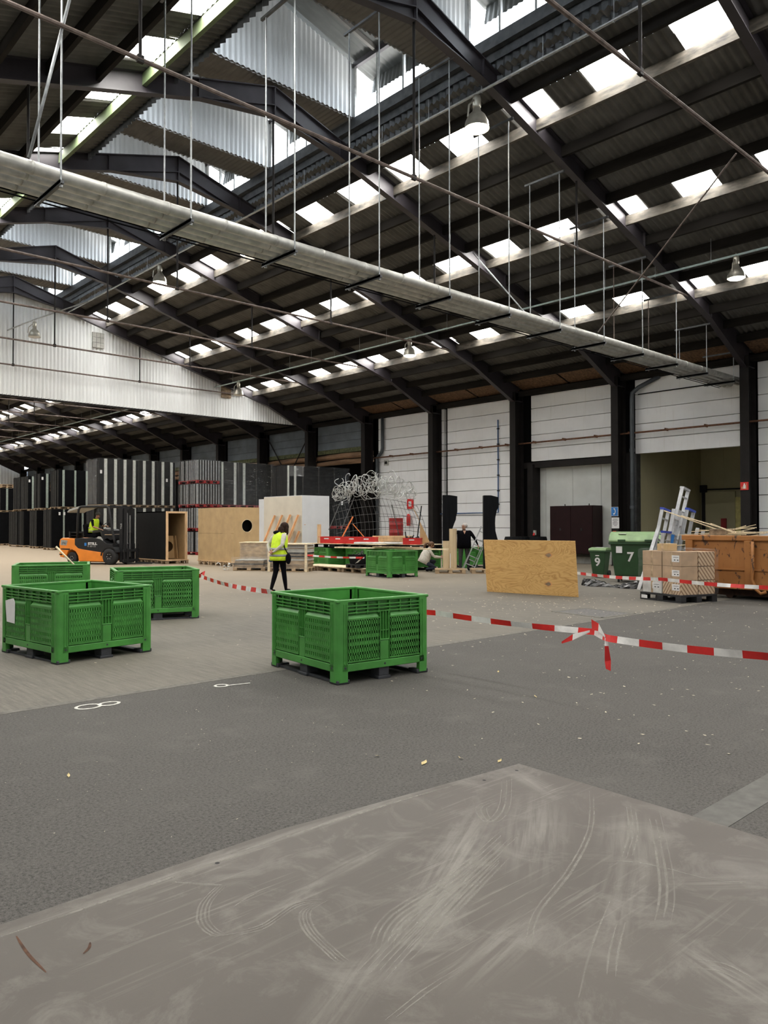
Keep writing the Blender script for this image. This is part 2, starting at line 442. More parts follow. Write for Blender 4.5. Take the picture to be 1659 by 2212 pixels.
def text(s, size, m, parent=None, M=None, name='lettering', depth=.002, bold=0):
    c = bpy.data.curves.new('txt', 'FONT'); c.body = s; c.size = size; c.align_x = 'CENTER'; c.align_y = 'CENTER'
    c.extrude = depth; c.offset = bold
    t = bpy.data.objects.new('txt', c); COL.objects.link(t)
    bpy.context.view_layer.update()
    me = bpy.data.meshes.new_from_object(t.evaluated_get(bpy.context.evaluated_depsgraph_get()))
    bpy.data.objects.remove(t); bpy.data.curves.remove(c)
    me.materials.clear(); me.materials.append(MATS[m])
    if M is not None: me.transform(M)
    return put(name, me, parent)
def face_to(n, upv=(0, 0, 1), loc=(0, 0, 0)):
    """matrix that stands XY artwork up so it looks along normal n"""
    z = Vector(n).normalized(); x = Vector(upv).cross(z).normalized(); y = z.cross(x)
    M = Matrix((x, y, z)).transposed().to_4x4(); M.translation = Vector(loc); return M
# ================================================================== THE HALL
RX, RZ, SL = 10.9, 12.45, .291           # ridge X, rafter-top height at ridge, roof slope
FR = [10.85+4.92*k for k in range(-4, 16)]  # portal frames along Y
YMIN, YMAX = -9.2, 85.0
def rz(x, off=0): return RZ+off-SL*abs(x-RX)

# ---- floor
b = MB()
b.add([(-6, YMIN, 0), (40, YMIN, 0), (40, 7.07, 0), (-6, 7.07, 0)], [(0,1,2,3)], 0)
b.add([(-6, 7.07, 0), (40, 7.07, 0), (40, YMAX, 0), (-6, YMAX, 0)], [(0,1,2,3)], 1)
floor = smark(b.obj('floor', ['asphalt', 'concrete'], fix=False))
b = MB(); b.bb(4.0, 1.77, -.01, 9.5, 1.97, .0025); b.obj('repair_strip', 'patch_grey', floor)
b = MB(); b.bb(-6, 7.0, -.01, 14.2, 7.10, .002); b.obj('joint_strip', 'concrete_edge', floor)
b = MB(); b.prism([(11.94, 8.3), (12.85, 8.2), (12.71, 7.12), (11.75, 7.17)], -.01, .003, 'Z'); b.obj('inspection_cover', 'hatch', floor)
b = MB()
q = [(11.94, 8.3), (12.85, 8.2), (12.71, 7.12), (11.75, 7.17)]
for i in range(4): b.bar((q[i][0], q[i][1], .002), (q[(i+1) % 4][0], q[(i+1) % 4][1], .002), .10, .006)
b.obj('cover_surround', 'concrete_edge', floor)
def ribbon(pts, w, z, mb=None, mi=0, taper=False):
    mb = mb or MB(); n = len(pts); vs = []
    for i, p in enumerate(pts):
        a = Vector(pts[max(0, i-1)][:2]); c = Vector(pts[min(n-1, i+1)][:2]); d = (c-a).normalized(); nn = Vector((-d.y, d.x))
        ww = w*(.25+.75*sin(pi*(i+.5)/n)) if taper else w
        for sgn in (1, -1): vs.append((p[0]+nn.x*ww/2*sgn, p[1]+nn.y*ww/2*sgn, z))
    return mb.add(vs, [(2*i, 2*i+1, 2*i+3, 2*i+2) for i in range(n-1)], mi)
def loop(cx, cy, rx, ry, rot=0, a0=0, a1=360, n=28):
    c, s = cos(radians(rot)), sin(radians(rot)); o = []
    for i in range(n+1):
        t = radians(a0+(a1-a0)*i/n); x, y = rx*cos(t), ry*sin(t); o.append((cx+x*c-y*s, cy+x*s+y*c))
    return o
b = ribbon(loop(2.725, 6.77, .105, .085), .028, .0035)
ribbon(loop(2.905, 6.755, .088, .065), .028, .0038, b)
b.obj('painted_number', 'paint_white', floor, fix=False)
b = ribbon(loop(4.045, 6.745, .062, .058), .026, .0035)
ribbon([(4.09, 6.705), (4.2, 6.685), (4.325, 6.655)], .026, .0038, b)
b.obj('painted_number', 'paint_white', floor, fix=False)

b = MB(); b.add([(-250, -250, -.3), (250, -250, -.3), (250, 350, -.3), (-250, 350, -.3)], [(0, 1, 2, 3)]); smark(b.obj('ground', 'concrete_edge', fix=False))  # unseen ground added to keep sky light from below out of the lanterns
# ---- portal frames
def frame(Y):
    fr = struct('portal_frame', (0, Y, 0))
    hw = .15
    for sx in (1, -1):
        X = lambda x: RX+sx*(x-RX)
        b = MB()                                           # H column
        for xa, xb in ((26.80, 26.83), (27.37, 27.40)): b.bb(min(X(xa), X(xb)), -hw, 0, max(X(xa), X(xb)), hw, 7.35)
        b.bb(min(X(26.83), X(27.37)), -.012, 0, max(X(26.83), X(27.37)), .012, 7.35)
        b.bb(min(X(26.78), X(27.42)), -.17, 0, max(X(26.78), X(27.42)), .17, .03)
        b.obj('column', 'steel_dark', fr)
        b = MB()                                           # rafter: web with haunches, flanges
        top = [(X(RX), RZ), (X(27.2), rz(27.2))]
        bot = [(X(27.2), 6.95), (X(26.8), 6.95), (X(24.2), rz(24.2, -.45)), (X(12.9), rz(12.9, -.45)), (X(RX), RZ-.72)]
        b.prism(top+bot, -.012, .012, 'Y')
        for (p, q2) in ((top[0], top[1]), (bot[1], bot[2]), (bot[2], bot[3]), (bot[3], bot[4]), ((bot[3][0], bot[3][1]), (X(RX), RZ-.45))):
            b.bar((p[0], 0, p[1]), (q2[0], 0, q2[1]), .19, .025, 0, (0, 0, 1))
        for xs in (13.0, 20, 24.2): b.bar((X(xs), 0, rz(xs, -.44)), (X(xs), 0, rz(xs, -.01)), .012, .17, 0, (0, 1, 0))
        b.bar((X(26.8), 0, 6.97), (X(27.4), 0, 6.97), .28, .03)
        b.obj('rafter', 'steel_frame', fr)
    b = MB(); b.bar((RX, 0, RZ-.74), (RX, 0, RZ), .03, .19, 0, (0, 1, 0)); b.obj('apex_plate', 'steel_frame', fr)
    b = MB(); b.tube([(-.9, 0, 8.57), (22.7, 0, 8.57)], .034, 8); b.obj('tie_rod', 'rod_rust', fr)
    for x in (5.1, RX, 16.7):
        b = MB(); b.tube([(x, 0, 8.54), (x, 0, rz(x, -.5))], .028, 8); b.bb(x-.05, -.03, 8.52, x+.05, .03, 8.63)
        b.obj('hanger', 'steel_dark', fr)
    return fr
for Y in FR: frame(Y)

# ---- purlins
PX = [RX+3.13+1.017*i for i in range(13)]
for sx in (1, -1):
    for i, px in enumerate(PX):
        X = RX+sx*(px-RX) if sx > 0 else 7.50-1.017*(i-0); zc = rz(X, -.16)
        if X < -5: continue
        b = MB(); b.bb(X-.045, YMIN, zc-.13, X+.045, YMAX, zc+.13)
        lower = i in ((1, 5, 9) if sx > 0 else (0, 4, 8))
        smark(b.obj('roof_purlin', ('purlin_green' if sx < 0 else 'purlin_pale') if lower else 'purlin'))

# ---- corrugated roof sheets with skylights
SKX = [(14.36, 15.24), (18.47, 19.27), (22.55, 23.36)]
SKY = [(8.23+2.06*k, 8.23+2.06*k+1.02) for k in range(-8, 38)]
PITCHC = .177
def corr(y): return .036*cos(2*pi*y/PITCHC)
def corrugated(mb, x0, x1, y0, y1, zf, mi=0, step=PITCHC/4):
    n = max(1, round((y1-y0)/step)); vs = []
    for i in range(n+1):
        y = y0+(y1-y0)*i/n; h = corr(y)
        vs += [(x0, y, zf(x0)+h), (x1, y, zf(x1)+h)]
    mb.add(vs, [(2*i, 2*i+1, 2*i+3, 2*i+2) for i in range(n)], mi)
roofs = {1: struct('roof_right'), -1: struct('roof_left')}
for sx in (1, -1):
    T = lambda x: RX+sx*(x-RX)
    zf = lambda x: rz(x, .03)
    brk = [13.4, 14.36, 15.24, 18.47, 19.27, 22.55, 23.36, 27.75]
    for k in range(len(FR)-1):
        y0, y1 = FR[k], FR[k+1]
        b = MB()
        for j in range(7):
            xa, xb = T(brk[j]), T(brk[j+1])
            if j in (1, 3, 5):
                cur = y0
                for (a, c) in SKY:
                    if sx < 0: a, c = a-.18, c-.18
                    if c <= y0 or a >= y1: continue
                    if a > cur: corrugated(b, xa, xb, cur, a, zf)
                    cur = max(cur, min(c, y1))
                if cur < y1: corrugated(b, xa, xb, cur, y1, zf)
            else: corrugated(b, xa, xb, y0, y1, zf)
        b.obj('roof_sheet', 'roof_sheet', roofs[sx], smooth=True, fix=False)
    for j, (xa, xb) in enumerate(SKX):
        b = MB(); b.add([(xa-.04, -.03, .012), (xb+.05, -.03, .012-SL*(xb-xa)), (xb+.05, 1.05, .012-SL*(xb-xa)), (xa-.04, 1.05, .012)], [(0, 1, 2, 3)])
        if sx < 0: b.v = [(-x, y, z) for x, y, z in b.v]
        me = b.mesh('skylight_pane', 'skylight', True)
        for (a, c) in SKY:
            if a < YMIN+1 or c > YMAX-1: continue
            o = put('skylight_pane', me, roofs[sx])
            o.location = (0 if sx > 0 else 2*RX, a-(.18 if sx < 0 else 0), zf(xa))
# ---- eave boards and eave beam
for sx in (1, -1):
    T = lambda x: RX+sx*(x-RX)
    eb = struct('eave_boards')
    for k in range(len(FR)-1):
        if k > (7 if sx > 0 else 6): break
        for a, c in ((FR[k]+.1, FR[k]+2.4), (FR[k]+2.5, FR[k+1]-.1)):
            b = MB(); xa, xb = 26.28, 27.45
            b.add([(T(xa), a, rz(xa, -.14)), (T(xb), a, rz(xb, -.14)), (T(xb), c, rz(xb, -.14)), (T(xa), c, rz(xa, -.14)),
                   (T(xa), a, rz(xa, -.12)), (T(xb), a, rz(xb, -.12)), (T(xb), c, rz(xb, -.12)), (T(xa), c, rz(xa, -.12))],
                  [(0,1,2,3), (4,5,6,7), (0,1,5,4), (1,2,6,5), (2,3,7,6), (3,0,4,7)])
            b.obj('eave_board', 'osb', eb)
    b = MB(); b.bb(T(27.30)-.07, YMIN, 7.20, T(27.30)+.07, YMAX, 7.42); smark(b.obj('eave_beam', 'purlin'))

# ---- ridge lanterns: raised ventilators with open sides, flat corrugated strips between
LS = [-4.5, -.5, 3.5, 7.55, 11.6, 15.62, 19.55, 23.35, 27.25, 31.3, 35.3, 39.3, 43.3, 47.3]
LZ, LE, LP, LW = 12.5, 14.0, 14.62, 2.5
def vsheet(mb, pts_top, x0, x1, Y, zb, pitch=.15, amp=.02, zt=None):
    n = int((x1-x0)/(pitch/4)); vs = []
    for i in range(n+1):
        x = x0+(x1-x0)*i/n; h = amp*max(-1, min(1, 1.6*cos(2*pi*x/pitch)))
        vs += [(x, Y+h, zb(x) if callable(zb) else zb), (x, Y+h, zt(x))]
    mb.add(vs, [(2*i, 2*i+2, 2*i+3, 2*i+1) for i in range(n)])
lt = lambda x: LP-(LP-LE)/LW*abs(x-RX)
for i in range(1, len(LS)):
    y0, y1 = LS[i-1]+1.0, LS[i]
    ln = struct('ridge_lantern', (0, 0, 0))
    for Y, nm in ((y1, 'end_sheet'), (y0, 'end_sheet')):
        b = MB(); vsheet(b, None, RX-LW, RX+LW, Y, LZ, zt=lt); b.obj(nm, 'lantern_sheet', ln, smooth=True, fix=False)
    b = MB()                                                # flat strip after the far end sheet
    n = int(2*LW/(.15/4)); vs = []
    for q in range(n+1):
        x = RX-LW+2*LW*q/n; h = .02*cos(2*pi*x/.15); vs += [(x, y1-.05, LZ+.02+h), (x, y1+1.05, LZ+.02+h)]
    b.add(vs, [(2*q, 2*q+1, 2*q+3, 2*q+2) for q in range(n)]); b.obj('flat_sheet', 'lantern_flat', ln, smooth=True, fix=False)
    for sx in (1, -1):
        T = lambda x: RX+sx*x
        b = MB(); n = int((y1-y0)/(.15/3)); vs = []
        for q in range(n+1):
            y = y0-.1+(y1-y0+.2)*q/n; h = .02*cos(2*pi*y/.15)
            vs += [(T(0), y, LP+.06+h), (T(LW+.75), y, LP+.06-(LP-LE)/LW*(LW+.75)+h)]
        b.add(vs, [(2*q, 2*q+1, 2*q+3, 2*q+2) for q in range(n)]); b.obj('lantern_roof', 'deflector', ln, smooth=True, fix=False)
        b = MB()                                            # outer wind deflector, open gap below it
        n = int((y1-y0)/(.15/4)); vs = []
        for q in range(n+1):
            y = y0+(y1-y0)*q/n; h = .02*cos(2*pi*y/.15); vs += [(T(LW+.62)+h, y, 13.42), (T(LW+.72)+h, y, 13.95)]
        b.add(vs, [(2*q, 2*q+1, 2*q+3, 2*q+2) for q in range(n)]); b.obj('wind_deflector', 'deflector', ln, smooth=True, fix=False)
        for y in (y0+.05, y0+(y1-y0)*.36, y0+(y1-y0)*.68, y1-.06):
            b = MB(); b.bb(T(LW)-.035, y-.03, LZ, T(LW)+.035, y+.03, LE); b.obj('mullion', 'galv', ln)
        b = MB(); b.bb(T(LW)-.05, y0, LE-.12, T(LW)+.05, y1, LE+.02); b.obj('head_rail', 'steel_frame', ln)
        for y in (y0+.6, y1-.9):
            b = MB(); b.bar((T(LW), y, LE), (T(0), y, LP-.05), .09, .12); b.obj('lantern_rafter', 'lantern_flat', ln)
for sx in (1, -1):
    T = lambda x: RX+sx*x
    b = MB(); b.bb(T(LW)-.07, YMIN, 12.22, T(LW)+.07, 48.5, 12.5); smark(b.obj('sill_beam', 'galv_dark'))
    gu = struct('ridge_gutter')
    b = MB(); b.bb(T(LW+.1)-.01, YMIN, 12.02, T(LW+.1)+.01, 48.5, 12.42); b.obj('flashing', 'galv_dark', gu)
    b = MB(); b.bb(T(LW+.25)-.09, YMIN, 11.68, T(LW+.25)+.09, 48.5, 11.76); b.obj('gutter_edge', 'galv_dark', gu)
    b = MB(); n = int((48.5-YMIN)/.11); vs = []
    for q in range(n+1):
        y = YMIN+q*.11; d = .07 if q % 2 else 0; vs += [(T(LW+.12+d), y, 11.50), (T(LW+.12+d), y, 12.4)]
    b.add(vs, [(2*q, 2*q+1, 2*q+3, 2*q+2) for q in range(n)]); b.obj('zigzag_closer', 'galv_dark', gu, fix=False)
b = MB()                                                    # ridge beyond the last lantern is closed
b.add([(RX-2.5, LS[-1]+1, LZ+.03), (RX+2.5, LS[-1]+1, LZ+.03), (RX+2.5, YMAX, LZ+.03), (RX-2.5, YMAX, LZ+.03)], [(0,1,2,3)])
b.add([(RX-2.5, YMIN, LZ+.03), (RX+2.5, YMIN, LZ+.03), (RX+2.5, LS[0]+1, LZ+.03), (RX-2.5, LS[0]+1, LZ+.03)], [(0,1,2,3)])
smark(b.obj('ridge_cover', 'roof_sheet', fix=False))
b = MB()
for sx in (1, -1): b.bb(RX+sx*2.5-.02, LS[-1], 11.6, RX+sx*2.5+.02, YMAX, 12.55)
smark(b.obj('ridge_side', 'roof_sheet'))

# ---- corrugated divider hanging in the roof between the two halves of the hall
b = MB(); vsheet(b, None, 2*RX-26.4, 26.4, 35.72, 7.29, .165, .034, lambda x: min(12.4, rz(x, .0)))
wd = smark(b.obj('wall_divider', 'divider_sheet_lit', smooth=True, fix=False))
for x, z in ((14.45, 9.95), (21.35, 8.35)):
    b = MB()
    for i in range(3):
        for j in range(3): b.bb(x+i*.19, 35.60, z+j*.24, x+i*.19+.175, 35.70, z+j*.24+.225)
    b.obj('vent_grille', 'plinth' if x < 20 else 'pallet_old', wd)
b = MB(); b.bb(2*RX-26.4, 35.75, 7.22, 26.4, 35.86, 7.34); b.obj('bottom_rail', 'steel_dark', wd)

# ---- right wall
Z0, DZ = 4.33, .575
wr = struct('wall_right')
def panel_rows(y0, y1, j0, j1, m='wall_white'):
    for j in range(j0, j1):
        za, zb = Z0+DZ*j+.010, Z0+DZ*(j+1)-.010
        b = MB(); b.bb(27.45, y0, za, 27.62, y1, zb); b.obj('wall_panel', m, wr, bevel=.006)
for k in range(0, 8):
    y0, y1 = FR[k]+.32, FR[k+1]-.52
    bay = k-4                     # bay 0 lies between the columns at Y=10.85 and 15.77
    if bay == 0: panel_rows(y0, y1, 0, 5)
    elif bay == 1: panel_rows(y0+.1, y1, 0, 5)
    elif bay == 2: panel_rows(y0, y1, -7, 5); panel_rows(y1+.22, y1+.38, -7, 5)
    elif bay == 3: panel_rows(y0, y1, -7, 5)
    else: panel_rows(y0-.2, y1+.32, -7, 5)
    if bay in (2, 3) or bay < 0:
        b = MB(); b.bb(27.42, FR[k], 0, 27.64, FR[k+1], .30); b.obj('plinth', 'plinth', wr)
b = MB()                          # dark backing behind the joints
for ya, yb, za in ((YMIN, 10.9, 0), (10.9, 15.7, 4.35), (15.7, 20.6, 4.2), (20.6, 30.6, 0)): b.bb(27.66, ya, za, 27.72, yb, 7.6)
b.bb(27.64, 20.2, 0, 27.72, 20.7, 7.6); b.bb(28.0, 15.7, 0, 28.05, 20.7, 4.4); b.bb(27.6, 20.27, 0, 28.05, 20.3, 4.4)
b.obj('backing', 'black_gap', wr)
for k in range(8, len(FR)-1):      # farther bays: sheet panels above, timber rail and a dark store below
    y0, y1 = FR[k]+.2, FR[k+1]-.2
    for za, zb in ((5.86, 6.27), (6.28, 6.70), (6.71, 7.25)):
        b = MB(); b.bb(27.5, y0, za, 27.6, y1, zb); b.obj('wall_panel', 'blue_panel', wr, bevel=.005)
    b = MB(); b.bb(27.48, y0, 5.62, 27.62, y1, 5.85); b.obj('wall_rail', 'moss_rail', wr)
    for z, r in ((5.42, .17), (5.08, .14)):
        b = MB(); b.tube([(27.6, y0-.1, z), (27.6, (y0+y1)/2, z+.03), (27.6, y1+.1, z)], [r*.9, r, r*.85], 10); b.obj('timber_log', 'log_wood', wr, smooth=True)
b = MB(); b.bb(29.6, 30.4, 0, 29.7, YMAX, 5.4); b.bb(27.66, 30.4, 5.3, 29.7, YMAX, 5.36); b.bb(27.66, 30.4, 5.3, 27.72, YMAX, 7.6)
b.obj('store_backing', 'black_gap', wr)
for k in range(8, 13):             # wind bracing of the bay beside the divider
    if k == 9:
        for a, c in (((27.3, FR[k]+.2, 7.1), (27.3, FR[k]+2.46, 4.4)), ((27.3, FR[k+1]-.2, 7.1), (27.3, FR[k]+2.46, 4.4))):
            b = MB(); b.tube([a, c], .035, 6); b.obj('wall_brace', 'steel_dark', wr)

# sliding-door bay (recessed light door) and its black frame
d1 = struct('door_1')
ys = [16.05, 17.0, 18.35, 19.7, 20.25]
for a, c in zip(ys, ys[1:]):
    b = MB(); b.bb(27.85, a+.006, .28, 27.95, c-.006, 4.2); b.obj('door_panel', 'door_white', d1, bevel=.004)
b = MB(); b.bb(27.45, 16.0, 4.06, 27.9, 20.6, 4.3); b.obj('door_header', 'steel_dark', d1)
b = MB(); b.bb(27.3, 20.0, 0, 27.9, 20.28, 4.2); b.obj('door_jamb', 'steel_dark', d1)
b = MB(); b.bb(27.55, 16.0, 0, 27.96, 20.0, .28); b.obj('door_plinth', 'plinth', d1)
# open bay to the cold store
dr = struct('door_2')
b = MB(); b.bb(27.4, 15.18, 0, 27.7, 15.32, 4.33); b.obj('door_jamb', 'galv_dark', dr)
b = MB(); b.bb(27.42, 15.32, 0, 27.7, 15.7, 4.4); b.obj('door_jamb', 'steel_dark', dr)
b = MB(); b.bb(27.4, 11.0, 0, 27.7, 11.12, 4.4); b.obj('door_jamb', 'steel_dark', dr)
cr = struct('wall_store')
for i in range(8):
    b = MB(); b.bb(27.72+i*.67, 15.26, 0, 27.72+i*.67+.665, 15.34, 4.9); b.obj('store_panel', 'cool_room', cr, bevel=.004)
for i in range(8):
    b = MB(); b.bb(33.05, 15.26-(i+1)*1.0+.005, 0, 33.12, 15.26-i*1.0, 4.9); b.obj('store_panel', 'cool_room', cr, bevel=.004)
b = MB(); b.bb(27.66, 7.2, 4.9, 33.2, 15.4, 5.0); b.bb(27.66, 7.2, 0, 33.2, 7.3, 4.95); b.obj('store_shell', 'cool_room', cr)
b = MB(); b.bb(32.94, 13.75, 0, 33.04, 15.1, 3.0); b.obj('store_door', 'cool_room', cr, bevel=.01)
b = MB(); b.bb(32.88, 15.02, 0, 33.0, 15.16, 3.15); b.bar((32.92, 15.2, 3.1), (32.92, 13.5, 3.1), .08, .06); b.bb(32.84, 14.95, 2.98, 32.98, 15.22, 3.3); b.obj('door_track', 'fork_dark', cr)
b = MB(); b.bb(32.9, 13.45, 0, 33.04, 13.72, 2.75); b.obj('door_edge', 'yellow_jamb', cr)
b = MB(); b.bb(32.86, 14.1, 1.35, 32.93, 14.32, 1.85); b.obj('extinguisher_box', 'drum_red', cr)

# ---- other walls
def wall(name, x0, y0, x1, y1, h0, h1, m):
    b = MB(); b.bb(x0, y0, h0, x1, y1, h1); return smark(b.obj(name, m))
wall('wall_left', 2*RX-27.7, YMIN, 2*RX-27.5, YMAX, 0, 7.6, 'wall_white')
b = MB(); b.prism([(2*RX-27.7, 0), (27.7, 0), (27.7, 7.6), (RX, 12.7), (2*RX-27.7, 7.6)], YMIN-.2, YMIN, 'Y'); smark(b.obj('wall_back', 'wall_white'))
b = MB(); vsheet(b, None, 2*RX-27.5, 27.6, YMAX, 5.6, .3, .03, lambda x: rz(x)); smark(b.obj('wall_front', 'lantern_sheet', smooth=True, fix=False))
b = MB(); b.bb(2*RX-27.7, YMAX+.1, 0, 30.5, YMAX+.3, 7.6); smark(b.obj('wall_front_base', 'blue_panel'))
wall('wall_store_outer', 27.66, -9.2, 27.72, 7.2, 0, 7.6, 'black_gap')
# ================================================================== SERVICES UNDER THE ROOF
# bundle of four insulated pipes on trapeze hangers, running across the hall to the right wall
pb = thing('pipe_bundle', 'silver insulated pipes side by side hung across the hall on long rods', 'pipes', (0, 0, 0))
for i, y in enumerate((11.09, 11.325, 11.56, 11.795)):
    b = MB(); b.tube([(-2, y, 6.56), (27.44, y, 6.56)], .094, 14, cap=True)
    x = -1.5
    while x < 27:
        b.tube([(x, y, 6.56), (x+.05, y, 6.56)], .098, 14); x += 1.02
    b.obj('insulated_pipe', 'galv_pipe', pb, smooth=True)
b = MB(); b.tube([(-2, 11.90, 6.50), (27.4, 11.90, 6.50)], .018, 6); b.tube([(-2, 11.95, 6.46), (27.4, 11.95, 6.46)], .012, 6); b.obj('cable', 'cloth_black', pb)
for k in range(-1, 12):
    x = 4.0+2.03*k
    if x > 26.6: break
    zt = rz(x, -.52)
    b = MB(); b.bb(x-.03, 10.95, 6.405, x+.03, 12.0, 6.45); b.bb(x-.03, 10.95, 6.38, x-.022, 12.0, 6.46); b.obj('trapeze_bar', 'galv_dark', pb)
    b = MB(); b.bb(x-.025, 10.86, zt-.05, x+.025, 12.05, zt); b.obj('strut', 'galv_dark', pb)
    for y in (11.0, 11.90):
        b = MB(); b.tube([(x, y, 6.36), (x, y, zt)], .014, 6); b.tube([(x, y, 6.36), (x, y, 6.40)], .025, 6)
        b.obj('hanger_rod', 'rod_rust' if (k in (8, 9) and y > 11.5) else 'rod_zinc', pb)

def rod(name, pts, r, m, label, cat='rod', group=None):
    b = MB(); b.tube(pts, r, 8); return tag(b.obj(name, m, smooth=True), label, cat, group)
rod('brace_rod', [(14.39, 5.93, 8.45), (18.0, 11.05, 6.70)], .016, 'rod_rust', 'thin diagonal brace rod running down to the pipe bundle at right')
rod('brace_rod', [(18.27, 15.6, 10.06), (16.54, 11.9, 6.7)], .018, 'rod_zinc', 'diagonal brace rod dropping from a rafter to the middle of the pipe bundle')
rod('brace_rod', [(4.05, 10.85, 8.98), (3.57, 11.0, 6.65)], .022, 'rod_zinc', 'slanting brace rod at the top left end of the pipe bundle')

# two lamp conduits with their lamps
def conduit(x, z, y0, y1, m, label):
    t = thing('lamp_conduit', label, 'conduit', (x, 0, z))
    b = MB(); b.tube([(0, y0, 0), (0, y1, 0)], .032, 8); b.obj('tube', m, t, smooth=True)
    y = y0+.6
    while y < y1:
        b = MB(); b.tube([(0, y, -.01), (0, y, rz(x)-z-.03)], .008, 5); b.bb(-.02, y-.012, -.045, .02, y+.012, .045); b.obj('clip', 'rod_zinc', t); y += 1.64
    return t
conduit(13.2, 11.28, -6, 40.5, 'galv', 'grey lamp conduit along the edge of the ridge lanterns')
conduit(21.0, 8.85, -6, 72, 'conduit', 'pale turquoise lamp conduit halfway down the right roof slope')
def lamp(x, y, z, s, on, label):
    t = thing('high_bay_lamp', label, 'lamp', (x, y, z), 0, 'high bay lamps')
    b = MB(); b.lathe([(.001, .02), (.07, .02), (.085, -.05), (.085, -.2), (.07, -.24), (.001, -.24)], 16); b.obj('ballast', 'lamp_metal', t, smooth=True)
    b = MB(); b.lathe([(.07, -.22), (.09, -.30), (.17, -.38), (.235, -.52), (.25, -.63), (.262, -.64), (.252, -.65), (.24, -.63), (.22, -.52), (.16, -.39), (.07, -.31)], 22)
    b.obj('reflector', 'lamp_metal', t, smooth=True)
    b = MB(); b.lathe([(.001, -.70), (.12, -.69), (.20, -.665), (.248, -.635)], 22); b.obj('lens', 'lamp_glow' if on else 'lamp_glass', t, smooth=True)
    b = MB(); b.tube([(-.10, 0, -.1), (-.24, 0, -.25), (-.27, 0, -.5)], .02, 6); b.tube([(0, 0, 0), (0, 0, .12)], .012, 6); b.obj('bracket', 'lamp_metal', t)
    t.scale = (s, s, s); return t
lamp(13.2, 11.15, 11.2, 1.12, True, 'large lit high bay lamp hanging near the top centre right')
lamp(13.2, 26.4, 11.2, 1.0, True, 'lit high bay lamp hanging at left beside the ridge lanterns')
lamp(13.2, 40.2, 11.2, 1.0, False, 'unlit high bay lamp hanging in front of the corrugated divider at far left').location = (11.6, 34.9, 10.45)
lamp(21.0, 21.16, 8.8, 1.0, True, 'lit high bay lamp hanging below a skylight at mid right slope')
lamp(21.0, 8.68, 8.8, .9, True, 'lit high bay lamp hanging at the right edge of the picture')
lamp(21.0, 33.43, 8.8, 1.0, False, 'unlit high bay lamp hanging at the low end of the corrugated divider')
# strut rail carrying the lamp near the divider
rod('bent_conduit', [(13.2, 33.0, 11.28), (11.55, 34.9, 10.55), (10.6, 35.3, 10.0)], .03, 'galv', 'bent grey lamp arm reaching down in front of the divider', 'rod')

# pipes on the right wall
b = MB(); b.tube([(27.22, -6, 5.14), (27.22, 30.1, 5.12)], .035, 8)
for k in range(24): b.bb(27.2, -5.6+k*1.5, 5.10, 27.45, -5.57+k*1.5, 5.2)
tag(b.obj('rust_pipe', 'pipe_rust', smooth=True), 'long rust-brown pipe running along the white right wall', 'pipe')
t = thing('water_pipe', 'thin blue pipe dropping down the white wall behind the black totem', 'pipe', (27.38, 22, 0))
b = MB(); b.tube([(0, -.05, 6.33), (0, -.05, 2.15), (0, 2.5, 2.13), (0, 3.5, 2.12)], .028, 8); b.obj('tube', 'blue_pipe', t, smooth=True)
for z in (5.9, 5.2, 4.5, 3.8, 3.1, 2.5):
    b = MB(); b.bb(-.04, -.09, z, .06, -.01, z+.05); b.obj('clip', 'fork_dark', t)
def downpipe(y, label, bend):
    t = thing('downpipe', label, 'pipe', (27.3, y, 0))
    b = MB()
    if bend: b.tube([(.1, -1.1, 7.2), (-.1, -.35, 6.85), (-.15, -.12, 6.65), (-.15, -.1, 6.4), (-.15, -.1, 3.6), (-.15, -.1, .1)], .085, 12)
    else: b.tube([(0, -.4, 7.2), (0, -.4, 5.6), (0, -.35, 5.4), (0, -.1, 5.2), (0, 0, 5.1), (0, 0, .1)], .085, 12)
    b.obj('tube', 'downpipe', t, smooth=True)
    for z in (4.4, 2.2):
        b = MB(); b.tube([(-.15 if bend else 0, -.1 if bend else 0, z), (-.15 if bend else 0, -.1 if bend else 0, z+.12)], .1, 12); b.obj('collar', 'downpipe', t)
downpipe(15.32, 'dark grey downpipe with a kinked top beside the open store door', True)
downpipe(29.95, 'dark grey downpipe beside the column next to the first white bay', False)
b = MB(); b.tube([(27.40, 15.1, 6.62), (27.40, 13.5, 6.63), (27.40, 11.4, 6.64)], .02, 6); tag(b.obj('wall_cable', 'cloth_black'), 'black cable run high on the wall above the store opening', 'cable')

# signs
def plate_sign(name, loc, wy, hz, m, label, cat='sign'):
    t = thing(name, label, cat, loc)
    b = MB(); b.bb(-.012, -wy/2, -hz/2, 0, wy/2, hz/2); b.obj('plate', m, t); return t
t = plate_sign('phone_sign', (26.79, 15.77, 2.1), .30, .34, 'blue_sign', 'blue telephone sign on the column beside the maroon cabinet')
b = MB(); pts = loop(0, 0, .085, .11, 0, -75, 75, 12); b.tube([(-.02, -(p[0]-.05), p[1]) for p in pts], [.035, .03, .02]+[.016]*7+[.02, .03, .035], 6); b.obj('handset', 'paper', t)
for s in (1,):
    b = MB(); b.bb(-.016, -.155, .165, -.001, .155, .175); b.bb(-.016, -.155, -.175, -.001, .155, -.165); b.bb(-.016, -.155, -.17, -.001, -.145, .17); b.bb(-.016, .145, -.17, -.001, .155, .17); b.obj('border', 'paper', t)
t = plate_sign('notice_sheet', (26.79, 15.74, 1.66), .32, .42, 'paper', 'white printed notice below the blue telephone sign')
b = MB()
for i, ww in enumerate((.2, .24, .16, .22, .2, .12)): b.bb(-.016, -ww/2, .14-i*.05, -.011, ww/2, .155-i*.05)
b.obj('print', 'cloth_grey', t)
t = plate_sign('call_point', (26.79, 15.78, 1.28), .14, .14, 'red_sign', 'small red call point below the white notice')
